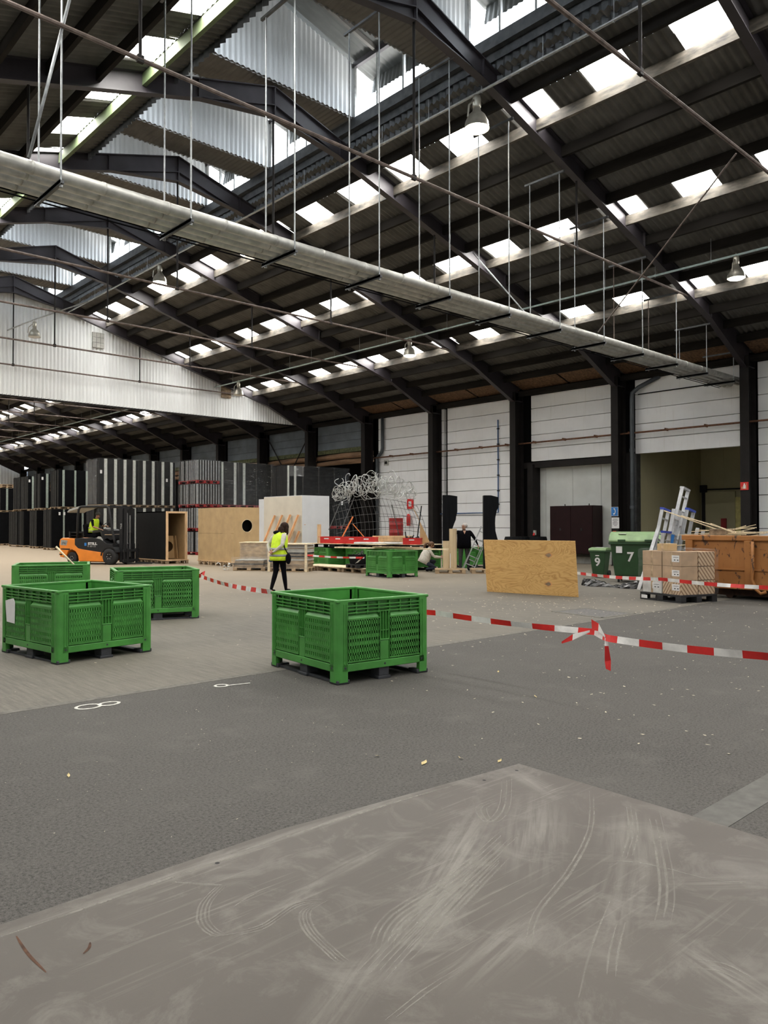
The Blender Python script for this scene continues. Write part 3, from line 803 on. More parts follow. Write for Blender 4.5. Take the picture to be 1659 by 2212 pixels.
b = MB(); b.bb(-.016, -.045, -.03, -.011, .045, .03); b.obj('glass', 'paper', t)
t = plate_sign('fire_sign', (26.79, 10.86, 2.9), .27, .27, 'red_sign', 'red fire extinguisher sign on the right-hand column')
b = MB(); b.prism([(-.04, -.09), (.04, -.09), (.04, .02), (.02, .05), (.02, .09), (-.02, .09), (-.02, .05), (-.04, .02)], -.018, -.012, 'X'); b.obj('extinguisher_symbol', 'paper', t)
b = MB(); b.bb(-.016, -.07, -.10, -.011, -.055, .1); b.bb(-.016, .06, -.1, -.011, .09, -.02); b.obj('flame_symbol', 'leaf', t)
t = plate_sign('wall_notice', (27.43, 29.4, 4.84), .32, .3, 'plinth', 'small grey notice on the first white wall bay')
b = MB(); b.bb(-.016, -.1, -.07, -.011, .1, .07); b.obj('print', 'steel_dark', t)
# ================================================================== GREEN PALLET BOXES
BW, BD, BH = 1.19, 1.38, .84
def side_wall(root, L, M, mats, old):
    """one side of a pallet box; local x runs along the side, +y points outwards, wall face at y=0"""
    G = mats
    def O(b, n, m=G, bev=0): b.v = [tuple(M @ Vector(v)) for v in b.v]; return b.obj(n, m, root, bevel=bev)
    h = L/2
    b = MB(); b.bb(-h+.10, -.05, .155, h-.10, -.030, .70); O(b, 'wall_sheet')                     # recessed wall
    b = MB(); b.bb(-h+.06, -.05, .12, h-.06, 0, .20); O(b, 'bottom_beam', bev=.008)
    b = MB()                                                                                  # ribbed upper band
    b.bb(-h+.1, -.05, .69, h-.1, -.036, .83)
    for z in (.702, .737, .772): b.bb(-h+.1, -.040, z, h-.1, -.004, z+.012)
    for i in range(1, 7): b.bb(-h+.1+(L-.2)*i/7-.007, -.040, .69, -h+.1+(L-.2)*i/7+.007, -.010, .81)
    O(b, 'rib_band')
    for s in (-1, 1):                                                                          # slotted panels
        x0, x1 = (-h+.135, -.075) if s < 0 else (.075, h-.135)
        z0, z1 = .225, .635
        b = MB(); b.bb(x0-.012, -.034, z0-.012, x0, .0, z1+.012); b.bb(x1, -.034, z0-.012, x1+.012, .0, z1+.012)
        rows = 6; rh = (z1-z0)/rows; cols = 13
        for r in range(rows+1): b.bb(x0, -.034, z0+rh*r-.015, x1, .0, z0+rh*r+.015)
        for r in range(rows):
            for c in range(cols+1):
                x = x0+(x1-x0)*c/cols
                b.bb(x-.0085, -.034, z0+rh*r, x+.0085, .0, z0+rh*(r+1))
            if 0 < r < rows-1: b.bb(x0, -.034, z0+rh*r, x1, -.004 if r in (2, 3) else -.012, z0+rh*(r+1))
        b.add([(x0, -.034, z1+.01), (x1, -.034, z1+.01), (x1, .0, z1+.01), (x0, .0, z1+.01), (x0+.02, -.034, z1+.06), (x1-.02, -.034, z1+.06)],
              [(0,1,2,3), (3,2,5,4), (0,3,4), (1,5,2)])
        O(b, 'slotted_panel')
    b = MB(); b.bb(-.055, -.05, .2, .055, -.004, .40); b.bb(-.06, -.05, .40, .06, .0, .415); O(b, 'centre_pillar', bev=.006)
    b = MB()
    for x in (-.055, -.018, .018, .055): b.bb(x-.004, -.05, .41, x+.004, -.004, .70)
    b.bb(-.06, -.05, .50, .06, -.008, .508); O(b, 'centre_fins')
    b = MB()
    for x in (-h+.10, 0, h-.10): b.tube([tuple((x, .0005, .16)), (x, -.006, .16)], .012, 10)
    O(b, 'rivet', 'skid_black')
def green_box(label, loc, rzd, m='crate_green', group='green pallet boxes'):
    t = thing('pallet_box', label, 'pallet box', loc, radians(rzd), group)
    hx, hy = BW/2, BD/2
    for a, L, d in ((0, BW, hy), (pi, BW, hy), (pi/2, BD, hx), (-pi/2, BD, hx)):
        M = Matrix.Rotation(a, 4, 'Z') @ Matrix.Translation((0, d, 0))
        side_wall(t, L, M, m, False)
    for sx in (-1, 1):                        # fluted corner posts with rounded edge
        for sy in (-1, 1):
            b = MB(); R = .05
            out = [(hx, hy-.13), (hx, hy-R)]+[(hx-R+R*cos(q*pi/10), hy-R+R*sin(q*pi/10)) for q in range(1, 5)]+[(hx-R, hy), (hx-.13, hy)]
            inn = [(hx-.13, hy-.05), (hx-.05, hy-.05), (hx-.05, hy-.13)]
            poly = [(sx*x, sy*y) for x, y in out+inn]
            b.prism(poly, .02, .835, 'Z')
            for q in (.085, .115):
                b.bb(sx*(hx-q)-.006, sy*hy-.006, .2, sx*(hx-q)+.006, sy*hy+.006, .80); b.bb(sx*hx-.006, sy*(hy-q)-.006, .2, sx*hx+.006, sy*(hy-q)+.006, .80)
            b.obj('corner_post', m, t, smooth=False)
            b = MB(); b.bb(sx*(hx-.005), sy*(hy-.005), 0, sx*(hx-.16), sy*(hy-.16), .045); b.obj('foot', 'skid_black', t, bevel=.01)
    b = MB()
    for x0, y0, x1, y1 in ((-hx, -hy, hx, -hy+.055), (-hx, hy-.055, hx, hy), (-hx, -hy+.055, -hx+.055, hy-.055), (hx-.055, -hy+.055, hx, hy-.055)): b.bb(x0, y0, .815, x1, y1, .845)
    b.obj('rim', m, t, bevel=.008)
    b = MB(); b.bb(-hx+.05, -hy+.05, .125, hx-.05, hy-.05, .155); b.obj('base_sheet', m, t)
    for x, y in ((0, -hy+.09), (0, hy-.09), (-hx+.09, 0), (hx-.09, 0), (0, 0)):
        b = MB(); b.bb(x-.065, y-.075, .03, x+.065, y+.075, .13); b.bb(x-.08, y-.085, 0, x+.08, y+.085, .032); b.obj('foot', 'skid_black', t, bevel=.006)
    for x in (-hx+.09, 0, hx-.09):
        b = MB(); b.bb(x-.05, -hy+.1, .004, x+.05, hy-.1, .026); b.obj('runner', 'skid_black', t)
    return t
gb = green_box('green pallet box standing alone at the centre of the floor', (5.55, 6.58, 0), -6)
g1 = dup(gb, (3.80, 9.82, 0), radians(7), 'green pallet box at far left with a torn white paper stuck on it'); g1.scale = (1.05, 1.05, 1.0)
g2 = dup(gb, (6.25, 12.68, 0), radians(-109.4), 'green pallet box at left with the barrier tape tied to its corner')
g3 = dup(gb, (5.594, 15.70, 0), radians(-112), 'green pallet box cut off by the left picture edge, behind the one with paper')
g4 = dup(gb, (16.46, 17.40, 0), radians(-8), 'green pallet box with a long plank across it beside the kneeling woman'); g4.scale = (.93, .93, .95)
# torn paper on the left box
b = MB(); q = [(-.02, .02), (.20, .06), (.24, .01), (.235, -.25), (.02, -.24), (-.005, -.1)]
b.prism(q, 0, .003, 'Y'); o = b.obj('paper_sheet', 'paper'); tag(o, 'crumpled torn white paper sheet stuck on the left green box', 'paper')
o.matrix_world = Matrix.Translation((3.80, 9.82, 0)) @ Matrix.Rotation(radians(7), 4, 'Z') @ Matrix.Translation((-.634, .56, .64)) @ Matrix.Rotation(-pi/2, 4, 'Z')

# ================================================================== STEEL PLATE IN FRONT
pl = thing('steel_plate', 'large brown steel plate lying on the asphalt in the foreground', 'plate', (0, 0, 0))
b = MB(); b.prism([(4.15, 3.16), (4.06, 1.2), (3.95, -2.5), (-3, -2.2), (-3, 3.42), (.95, 3.30), (2.35, 3.33)], .002, .016, 'Z'); b.obj('plate_sheet', 'steel_plate', pl, bevel=.003)
rnd = random.Random(5)
def scuffs(name, curves, w, m='scuff'):
    for c in curves:
        b = MB(); ribbon(c, w, .0164+rnd.random()*.0006, b, taper=True); b.obj(name, m, pl, fix=False)
def bez(p0, p1, p2, n=18): return [((1-t)**2*p0[0]+2*t*(1-t)*p1[0]+t*t*p2[0], (1-t)**2*p0[1]+2*t*(1-t)*p1[1]+t*t*p2[1]) for t in [i/n for i in range(n+1)]]
def off(c, d): return [(x+d*.8, y+d*.6) for x, y in c]

def smooth(P, n=6):
    P = [P[0]]+list(P)+[P[-1]]; o = []
    for i in range(1, len(P)-2):
        for k in range(n):
            t = k/n; a, b_, c, d = P[i-1], P[i], P[i+1], P[i+2]
            o.append(tuple(.5*(2*b_[j]+(c[j]-a[j])*t+(2*a[j]-5*b_[j]+4*c[j]-d[j])*t*t+(3*b_[j]-a[j]-3*c[j]+d[j])*t**3) for j in (0, 1)))
    o.append(tuple(P[-2][:2])); return o
MK = {
 'S1': ([(1.8, 2.989), (1.667, 2.897), (1.583, 2.769), (1.573, 2.645), (1.629, 2.602)], 4, .016),
 'S2': ([(1.629, 2.602), (1.739, 2.575), (1.932, 2.623), (2.041, 2.575)], 3, .016),
 'S3': ([(2.041, 2.575), (1.925, 2.551), (1.851, 2.423), (1.815, 2.235), (1.807, 2.16)], 4, .015),
 'loopT': ([(3.931, 3.089), (3.47, 2.744), (3.227, 2.646), (3.347, 2.81), (3.547, 2.822)], 3, .03),
 'arc1': ([(3.987, 2.26), (3.641, 2.049), (3.313, 1.908)], 3, .022),
 'arc2': ([(4.026, 2.534), (3.532, 2.233), (3.039, 2.031), (2.617, 1.905), (2.365, 1.764)], 2, .022),
 'diag': ([(3.176, 2.483), (2.647, 2.333), (2.176, 2.266), (1.961, 2.141)], 5, .025),
 'arc3': ([(3.218, 1.997), (3.354, 1.836), (3.427, 1.543), (3.56, 1.358)], 1, .02),
 'line1': ([(2.987, 1.776), (2.569, 1.617), (2.248, 1.469)], 1, .02),
 'v2': ([(4.079, 2.175), (3.277, 1.683), (2.887, 1.504)], 3, .03),
 'vert3': ([(2.839, 1.647), (2.571, 1.53), (2.409, 1.444)], 2, .03),
 'fan': ([(3.007, 2.408), (2.383, 2.229), (1.818, 2.033)], 6, .022),
 'fan2': ([(2.981, 2.359), (2.426, 2.189), (1.936, 2.04)], 5, .022),
 'x1': ([(1.72, 2.784), (1.80, 2.812), (1.887, 2.831)], 1, .012),
 'star': ([(2.718, 1.31), (2.775, 1.218), (2.761, 1.116)], 3, .03),
 'low': ([(1.679, 1.813), (1.902, 1.844), (2.097, 1.849)], 2, .02)}
for key, (c, n, gap) in MK.items():
    c = smooth(c, 7)
    for i in range(n):
        k = i-(n-1)/2
        d = Vector((c[-1][0]-c[0][0], c[-1][1]-c[0][1])).normalized(); nn = Vector((-d.y, d.x))
        cc = [(x+nn.x*k*gap+rnd.uniform(-.001, .001), y+nn.y*k*gap+rnd.uniform(-.001, .001)) for x, y in c]
        a = rnd.randint(0, 2); cc = cc[a:len(cc)-rnd.randint(0, 2)]
        b = MB(); ribbon(cc, rnd.choice((.006, .009, .012)), .0165+rnd.random()*.0004, b, taper=True); b.obj('scuff_mark', 'scuff', pl, fix=False)
for c in ([(.95, 3.20), (1.3, 3.20), (1.7, 3.21), (2.2, 3.19)], [(2.0, 3.24), (2.6, 3.22), (3.1, 3.2), (3.6, 3.16)], [(1.66, 3.16), (1.74, 3.06), (1.80, 2.99)]):
    b = MB(); ribbon(smooth(c), .02, .0167, b, taper=True); b.obj('scuff_mark', 'scuff', pl, fix=False)
for c in ([(.998, 3.163), (.989, 3.005), (.996, 2.837)], [(1.189, 2.926), (1.17, 2.89), (1.139, 2.865)]):
    b = MB(); ribbon(smooth(c), .012, .0168, b, taper=True); b.obj('rust_stain', 'rust_mark', pl, fix=False)
for x, y in ((4.02, 3.08), (3.72, 3.1), (1.9, 3.2)):
    b = MB(); ribbon(loop(x, y, .006, .006, n=10), .012, .0168, b); b.obj('bolt_hole', 'rubber', pl, fix=False)

# ================================================================== FALLEN LEAVES AND CHIPS
def leaf_mesh(s):
    b = MB(); b.add([(-.5*s, 0, .004), (-.15*s, .2*s, .012), (.3*s, .16*s, .010), (.5*s, 0, .018), (.25*s, -.18*s, .008), (-.2*s, -.16*s, .006)], [(0, 1, 5), (1, 2, 4, 5), (2, 3, 4)]); return b
for (x, y, s, a, lb) in ((3.72, 3.62, .075, 20, 'dry yellow leaf lying just beyond the steel plate corner'), (1.88, 4.98, .05, 70, 'small dry leaf on the asphalt at far left'), (3.98, 3.52, .04, 110, 'tiny curled leaf behind the plate corner'), (4.12, 3.3, .05, 10, 'small dry leaf at the tip of the steel plate'),
    (3.6, 3.95, .04, 150, 'small leaf left of the large yellow leaf'), (5.9, 4.3, .05, 60, 'dry leaf on the asphalt right of centre'), (6.6, 5.3, .05, 30, 'dry leaf on the asphalt below the barrier tape')):
    o = leaf_mesh(s).obj('fallen_leaf', 'leaf', loc=(x, y, .001), rot=(0, 0, radians(a)), fix=False); tag(o, lb, 'leaf', 'fallen leaves')
b = MB(); rc = random.Random(11)
def chip(x, y, s):
    a = rc.random()*6.28; c, sn = cos(a), sin(a); w = s*rc.uniform(.25, .7)
    b.add([(x-c*s+sn*w*.2, y-sn*s-c*w*.2, .002), (x+sn*w, y-c*w, .004), (x+c*s, y+sn*s, .003+s*.15), (x-sn*w, y+c*w, .003)], [(0, 1, 2, 3)])
for i in range(330):
    x = rc.uniform(5, 15.5); y = rc.uniform(2.2, 7.2)
    if y < 3.4 and x < 5: continue
    chip(x, y, rc.uniform(.008, .022))
for i in range(520):
    x = rc.gauss(13.0, 1.6); y = rc.gauss(9.0, 1.6); chip(x, y, rc.uniform(.010, .03))
for i in range(200): chip(rc.uniform(6.5, 17), rc.uniform(8, 19), rc.uniform(.012, .035))
for i in range(60): chip(rc.uniform(2, 6), rc.uniform(7.3, 14), rc.uniform(.008, .022))
for i in range(120): chip(rc.uniform(.5, 5), rc.uniform(3.6, 7), rc.uniform(.003, .008))
tag(b.obj('wood_chips', 'chip', fix=False), 'pale wood chips and leaf crumbs strewn over the floor', 'wood chips', kind='stuff')

# ================================================================== BARRIER TAPES
def tape(pts, label, stripe=.25, w=.07, red0=True, tilt=None):
    P = [Vector(p) for p in pts]; L = [0]
    for a, c in zip(P, P[1:]): L.append(L[-1]+(c-a).length)
    n = int(L[-1]/(stripe/3)); S2 = []
    for i in range(n+1):
        d = L[-1]*i/n; k = max(j for j in range(len(L)) if L[j] <= d+1e-6); k = min(k, len(P)-2); t = (d-L[k])/(L[k+1]-L[k])
        seg = P[k].lerp(P[k+1], t); sag = -.035*(L[k+1]-L[k])*.25*sin(pi*t); seg.z += sag
        tw = .35*sin(d*2.1+1)+.2*sin(d*5.3); S2.append((seg, tw, d))
    b = MB(); vs = []
    for seg, tw, d in S2:
        u = Vector((sin(tw)*.6, 0, cos(tw))).normalized()
        vs += [seg+u*w/2, seg-u*w/2]
    b.v = [tuple(v) for v in vs]
    for i in range(n):
        b.f.append((2*i, 2*i+1, 2*i+3, 2*i+2)); b.m.append((int((S2[i][2]+1e-4)/stripe)+(0 if red0 else 1)) % 2)
    o = b.obj('barrier_tape', ['tape_red', 'tape_white'], fix=False); tag(o, label, 'tape', 'barrier tapes'); return o
TP1 = tape([(6.74, 12.10, .76), (6.72, 11.90, .72), (5.28, 7.66, .80), (5.02, 7.15, .80)], 'red and white barrier tape from the tied left box to the centre box', .26, .06)
TP2 = tape([(6.02, 6.80, .62), (6.58, 6.25, .57), (6.58, 4.10, .56)], 'red and white barrier tape from the centre green box to the knot', .27, .06)
TP3 = tape([(6.58, 4.10, .56), (6.33, 3.81, .555), (5.98, 2.27, .62), (5.62, .7, .70), (3.5, -9.15, .9)], 'red and white barrier tape from the knot out to the right edge', .25, .062, False)
tape([(16.0, 11.6, .42), (16.45, 10.68, .40), (14.62, 7.55, .50), (14.12, 5.34, .49), (13.7, 3.6, .5), (10.6, -9.15, .8)], 'red and white barrier tape passing the cartons and the orange skip', .28, .07)
TP5 = tape([(15.90, 20.97, .57), (15.97, 18.12, .57)], 'short red and white barrier tape tied to the green box behind', .3, .06)
tape([(17.6, 30.2, 1.02), (20.4, 34.2, 1.02)], 'red and white barrier tape between the two tall crates, upper strand', .35, .09)
tape([(17.6, 30.2, .62), (20.4, 34.2, .66)], 'red and white barrier tape between the two tall crates, lower strand', .35, .09)
# loose ends and knot
def strip(tp, pts, ws, mis, label=None, name='tape_end'):
    b = MB(); vs = []
    for p, w_ in zip(pts, ws): vs += [(p[0]+w_[0]/2, p[1]+w_[1]/2, p[2]+w_[2]/2), (p[0]-w_[0]/2, p[1]-w_[1]/2, p[2]-w_[2]/2)]
    b.v = vs; b.f = [(2*i, 2*i+1, 2*i+3, 2*i+2) for i in range(len(pts)-1)]; b.m = mis
    b.obj(name, ['tape_red', 'tape_white'], tp, fix=False)
strip(TP3, [(6.36, 3.84, .55), (6.35, 3.83, .48), (6.37, 3.83, .34), (6.36, 3.82, .26)], [(.02, -.02, 0), (.025, -.025, 0), (.04, -.04, .01), (.035, -.03, -.02)], [1, 0, 0])
strip(TP3, [(6.36, 3.85, .56), (6.44, 3.97, .63), (6.50, 4.08, .64)], [(0, 0, .02), (.01, 0, .07), (.02, .02, .10)], [1, 0])
strip(TP2, [(6.53, 4.12, .57), (6.48, 4.28, .50), (6.44, 4.38, .44)], [(0, 0, .02), (.01, 0, .06), (.0, .0, .02)], [1, 0])
strip(TP1, [(6.74, 11.92, .75), (6.77, 11.87, .80), (6.74, 11.83, .70)], [(.03, -.03, .0), (.04, -.03, .02), (.02, -.02, .05)], [0, 0])
strip(TP5, [(15.95, 18.15, .60), (15.90, 18.26, .5), (15.85, 18.36, .40)], [(.05, -.05, .0), (.06, -.05, .02), (.07, -.06, .03)], [0, 1])
# ================================================================== FORKLIFT
def forklift():
    t = thing('forklift', 'orange and black electric forklift truck with an overhead guard', 'forklift', (13.05, 31.55, 0), radians(-62))
    # local: +x forward, origin on the floor below the middle, width along y
    W = .58
    def prism(n, poly, y0, y1, m, bev=.02, par=t):
        b = MB(); b.prism(poly, y0, y1, 'Y'); return b.obj(n, m, par, bevel=bev)
    prism('counterweight', [(-1.42, .62), (-1.44, .45), (-1.42, .30), (-1.28, .27), (-1.12, .30), (-1.06, .44), (-.98, .56), (-.80, .60), (-.62, .52), (-.50, .34), (-.46, .12), (.80, .12), (.92, .48), (-.44, .64), (-.62, .75), (-.66, 1.05), (-1.30, 1.08), (-1.42, 1.02), (-1.46, .80)], -W, W, 'orange_paint', .03)
    prism('battery_cover', [(-.66, 1.06), (-.66, .80), (-.50, .66), (-.30, .62), (.92, .47), (1.02, .60), (1.14, .64), (1.24, .66), (1.20, .84), (.92, .86), (.72, .98), (.62, 1.04), (.45, 1.07)], -W-.012, W+.012, 'fork_dark', .02)
    b = MB(); b.prism([(-.40, 1.07), (-.40, .99), (.42, .97), (.42, 1.07)], -W-.018, W+.018, 'Y'); b.obj('hood_ledge', 'fork_dark', t, bevel=.015)
    b = MB(); b.prism([(-1.36, 1.00), (-1.39, .78), (-1.08, .76), (-1.02, .97)], -W-.01, -W+.05, 'Y'); b.obj('rear_plate', 'galv', t, bevel=.01)
    text('STILL', .10, 'steel_frame', t, face_to((0, -1, 0), loc=(-1.2, -W-.013, .86)))
    b = MB(); b.prism([(-1.44, .42), (-1.44, .38), (-1.3, .36), (-1.3, .41)], -W-.008, W, 'Y'); b.prism([(-1.36, .64), (-1.36, .60), (-.92, .58), (-.90, .64)], -W-.006, -W+.03, 'Y'); b.obj('intake_slots', 'fork_dark', t)
    b = MB(); b.prism([(-.16, .88), (-.16, .76), (-.06, .76), (-.06, .88)], -W-.018, -W-.010, 'Y'); b.obj('badge', 'blue_sign', t)
    text('STILL', .135, 'paper', t, face_to((0, -1, 0), loc=(.24, -W-.016, .845)) @ Matrix.Diagonal((1.45, 1, 1, 1)), bold=.006)
    text('R 60-25', .10, 'fork_grey', t, face_to((0, -1, 0), loc=(.20, -W-.016, .74)) @ Matrix.Diagonal((1.3, 1, 1, 1)))
    # front fender, console, step
    b = MB(); pts = loop(1.06, .33, .42, .42, 0, 25, 175, 14); b.v = []; 
    for i in range(len(pts)-1): b.prism([pts[i], pts[i+1], (1.06+(pts[i+1][0]-1.06)*.88, .33+(pts[i+1][1]-.33)*.88), (1.06+(pts[i][0]-1.06)*.88, .33+(pts[i][1]-.33)*.88)], -W-.03, W+.03, 'Y')
    b.obj('front_fender', 'fork_dark', t)
    prism('step_shroud', [(.42, 1.08), (.50, 1.14), (.60, 1.13), (.70, 1.02), (.78, .86), (.80, .72), (.64, .72), (.62, .86), (.54, .98)], -W-.005, -W+.06, 'fork_grey', .01)
    prism('dashboard', [(.50, 1.36), (.64, 1.42), (.72, 1.44), (.86, 1.38), (.90, 1.22), (1.06, 1.22), (1.10, 1.02), (.95, .98), (.80, 1.06), (.62, 1.0), (.52, 1.2)], -.38, .38, 'fork_dark')
    b = MB(); b.bb(.72, -.45, 1.20, 1.04, .4, 1.23); b.obj('shelf', 'pallet_wood', t)
    b = MB(); b.tube([(.52, .02, 1.42), (.40, .02, 1.56)], .025, 8); b.tube([(p[0]*0+.40+p[0]*.55, .02+p[1], 1.56+p[0]*.8) for p in loop(0, 0, .17, .19, n=22)[:-1]], .018, 6, closed=True); b.obj('steering_wheel', 'fork_dark', t)
    b = MB(); b.bb(.56, -.2, 1.42, .76, -.02, 1.50); b.obj('display', 'fork_grey', t, bevel=.01)
    # seat
    prism('seat_cushion', [(-.42, 1.12), (-.44, 1.22), (.10, 1.26), (.14, 1.16), (.08, 1.10)], -.25, .25, 'cloth_black', .03)
    prism('seat_back', [(-.50, 1.18), (-.56, 1.62), (-.48, 1.66), (-.42, 1.60), (-.30, 1.22)], -.25, .25, 'cloth_black', .03)
    b = MB(); b.bb(-1.10, -.35, 1.28, -.70, .35, 1.30); b.bb(-1.10, -.35, 1.16, -.70, .35, 1.18); b.bb(-1.12, -.4, 1.05, -1.06, .4, 1.34); b.obj('rear_rack', 'fork_dark', t)
    # overhead guard
    for y in (-.50, .50):
        b = MB(); b.tube([(-.60, y, 1.0), (-.58, y, 1.9), (-.54, y, 2.24), (-.46, y, 2.34), (-.36, y, 2.36), (.84, y, 2.36), (.94, y, 2.30), (1.06, y, 1.75), (1.22, y, 1.05), (1.26, y, .85)], .048, 8); b.obj('guard_post', 'fork_dark', t, smooth=True)
    for i in range(9):
        x = -.34+i*.145; b = MB(); b.bb(x-.02, -.5, 2.345, x+.02, .5, 2.39); b.obj('guard_bar', 'fork_dark', t)
    b = MB(); b.prism([(-1.12, 2.16), (-1.02, 2.26), (-.60, 2.36), (-.40, 2.40), (-.36, 2.35), (-.58, 2.28), (-1.00, 2.18), (-1.10, 2.12)], -.5, .5, 'Y'); b.obj('rear_roof', 'fork_grey', t)
    # mast, carriage, forks
    for y in (-.30, .30):
        b = MB(); b.bb(1.36, y-.05, .10, 1.50, y+.05, 2.34); b.bb(1.52, y*.82-.04, .08, 1.62, y*.82+.04, 2.28); b.obj('mast_channel', 'fork_dark', t)
    b = MB()
    for z in (.3, 1.2, 2.28): b.bb(1.36, -.3, z, 1.46, .3, z+.09)
    b.obj('mast_crossbar', 'fork_dark', t)
    b = MB(); b.tube([(1.44, 0, .3), (1.44, 0, 2.1)], .045, 10); b.tube([(1.50, .14, .3), (1.5, .14, 2.0)], .02, 6); b.obj('lift_cylinder', 'chrome', t)
    b = MB(); b.bb(1.64, -.5, .12, 1.70, .5, .22); b.bb(1.64, -.5, .52, 1.70, .5, .62)
    for y in (-.45, -.22, 0, .22, .45): b.bb(1.65, y-.015, .2, 1.68, y+.015, .85)
    b.obj('carriage', 'fork_dark', t)
    for y in (-.28, .28):
        b = MB(); b.bb(1.70, y-.06, .05, 1.74, y+.06, .66); b.prism([(1.70, .05), (2.85, .05), (2.85, .07), (1.74, .10), (1.70, .10)], y-.06, y+.06, 'Y'); b.obj('fork', 'fork_dark', t)
    text('STILL', .10, 'paper', t, face_to((0, -1, 0), upv=(1, 0, 0), loc=(1.44, -.356, 1.55)))
    # wheels
    def wheel(x, y, r, w_, n):
        s = 1 if y > 0 else -1
        M = Matrix.Translation((x, y, r)) @ Matrix.Rotation(-s*pi/2, 4, 'X')
        b = MB(); b.lathe([(r*.55, -w_/2), (r*.92, -w_/2), (r, -w_*.36), (r, w_*.36), (r*.92, w_/2), (r*.55, w_/2)], 26, M); o = b.obj(n, 'rubber', t, smooth=True)
        b = MB(); b.lathe([(r*.001, w_*.30), (r*.22, w_*.32), (r*.25, w_*.42), (r*.38, w_*.36), (r*.56, w_*.48)], 20, M); b.obj('hub', 'fork_dark', o, smooth=True)
        b = MB()
        for k in range(6):
            a = k*pi/3; b.tube([M @ Vector((r*.3*cos(a), r*.3*sin(a), w_*.4)), M @ Vector((r*.3*cos(a), r*.3*sin(a), w_*.5))], .018, 6)
        b.obj('wheel_nuts', 'chrome', o)
    for y in (-.50, .50): wheel(1.06, y, .33, .24, 'front_wheel')
    for y in (-.44, .44): wheel(-.86, y, .25, .18, 'rear_wheel')
    b = MB(); b.bb(-.55, -.4, .09, .7, .4, .14); b.bb(-.9, -.35, .2, -.8, .35, .3); b.obj('underframe', 'fork_dark', t)
    return t
forklift()
# plank leaning out of the green box towards the truck
rod('wooden_batten', [(6.05, 15.30, .62), (5.60, 15.55, 1.18)], .018, 'timber_pale', 'thin pale batten sticking up out of the far left green box', 'batten')
# ================================================================== PEOPLE
def seg_d(p, a, b_):
    ab = b_-a; t = max(0, min(1, (p-a).dot(ab)/max(1e-9, ab.dot(ab)))); return (p-(a+ab*t)).length, t
def hand(V, E, tagn, wrist, d, pn, side, m='skin', curl=.5, k=1.0):
    """palm, four fingers of different length and a thumb; d=pointing direction, pn=palm normal, side=thumb side"""
    w0, d, pn, sd = Vector(wrist), Vector(d).normalized(), Vector(pn).normalized(), Vector(side).normalized()
    V[tagn+'p'] = (w0+d*.05*k, .026*k); E.append((tagn, tagn+'p', m))
    for i, (o, L) in enumerate(((.030, .068), (.010, .078), (-.010, .072), (-.030, .055))):
        base = w0+d*.088*k+sd*o*k; V[f'{tagn}k{i}'] = (base, .0115*k)
        dd = (d*(1-curl*.5)+pn*curl*.6).normalized(); m1 = base+dd*L*.55*k
        dd2 = (d*(1-curl)+pn*curl).normalized(); m2 = m1+dd2*L*.5*k
        V[f'{tagn}m{i}'] = (m1, .0095*k); V[f'{tagn}t{i}'] = (m2, .0075*k)
        E += [(tagn+'p', f'{tagn}k{i}', m), (f'{tagn}k{i}', f'{tagn}m{i}', m), (f'{tagn}m{i}', f'{tagn}t{i}', m)]
    tb = w0+d*.035*k+sd*.036*k; t1 = tb+(d*.6+sd*.5+pn*.35).normalized()*.034*k; t2 = t1+(d*.8+pn*.5).normalized()*.028*k
    V[tagn+'b'] = (tb, .013*k); V[tagn+'c'] = (t1, .011*k); V[tagn+'e'] = (t2, .008*k)
    E += [(tagn+'p', tagn+'b', m), (tagn+'b', tagn+'c', m), (tagn+'c', tagn+'e', m)]
def body(parent, V, E, root):
    names = list(V); idx = {n: i for i, n in enumerate(names)}
    me = bpy.data.meshes.new('body'); me.from_pydata([tuple(V[n][0]) for n in names], [(idx[a], idx[c]) for a, c, _ in E], [])
    o = bpy.data.objects.new('body', me); COL.objects.link(o)
    sk = o.modifiers.new('skin', 'SKIN'); sk.use_smooth_shade = True; sk.branch_smoothing = .3
    lay = me.skin_vertices[0].data
    for n in names:
        r = V[n][1]; lay[idx[n]].radius = r if isinstance(r, tuple) else (r, r); lay[idx[n]].use_root = (n == root)
    ss = o.modifiers.new('sub', 'SUBSURF'); ss.levels = 2; ss.render_levels = 2
    bpy.context.view_layer.update()
    m2 = bpy.data.meshes.new_from_object(o.evaluated_get(bpy.context.evaluated_depsgraph_get()))
    bpy.data.objects.remove(o); bpy.data.meshes.remove(me)
    ml = sorted({m for _, _, m in E}); m2.materials.clear()
    for m in ml: m2.materials.append(MATS[m])
    segs = [(Vector(V[a][0]), Vector(V[c][0]), V[a][1] if not isinstance(V[a][1], tuple) else max(V[a][1]), V[c][1] if not isinstance(V[c][1], tuple) else max(V[c][1]), ml.index(m)) for a, c, m in E]
    for p in m2.polygons:
        best = 9
        for a, c, ra, rc_, mi in segs:
            d, t = seg_d(p.center, a, c); q = d/(ra+(rc_-ra)*t)
            if q < best: best, k = q, mi
        p.material_index = k; p.use_smooth = True
    m2.name = 'body'
    return put('body', m2, parent)
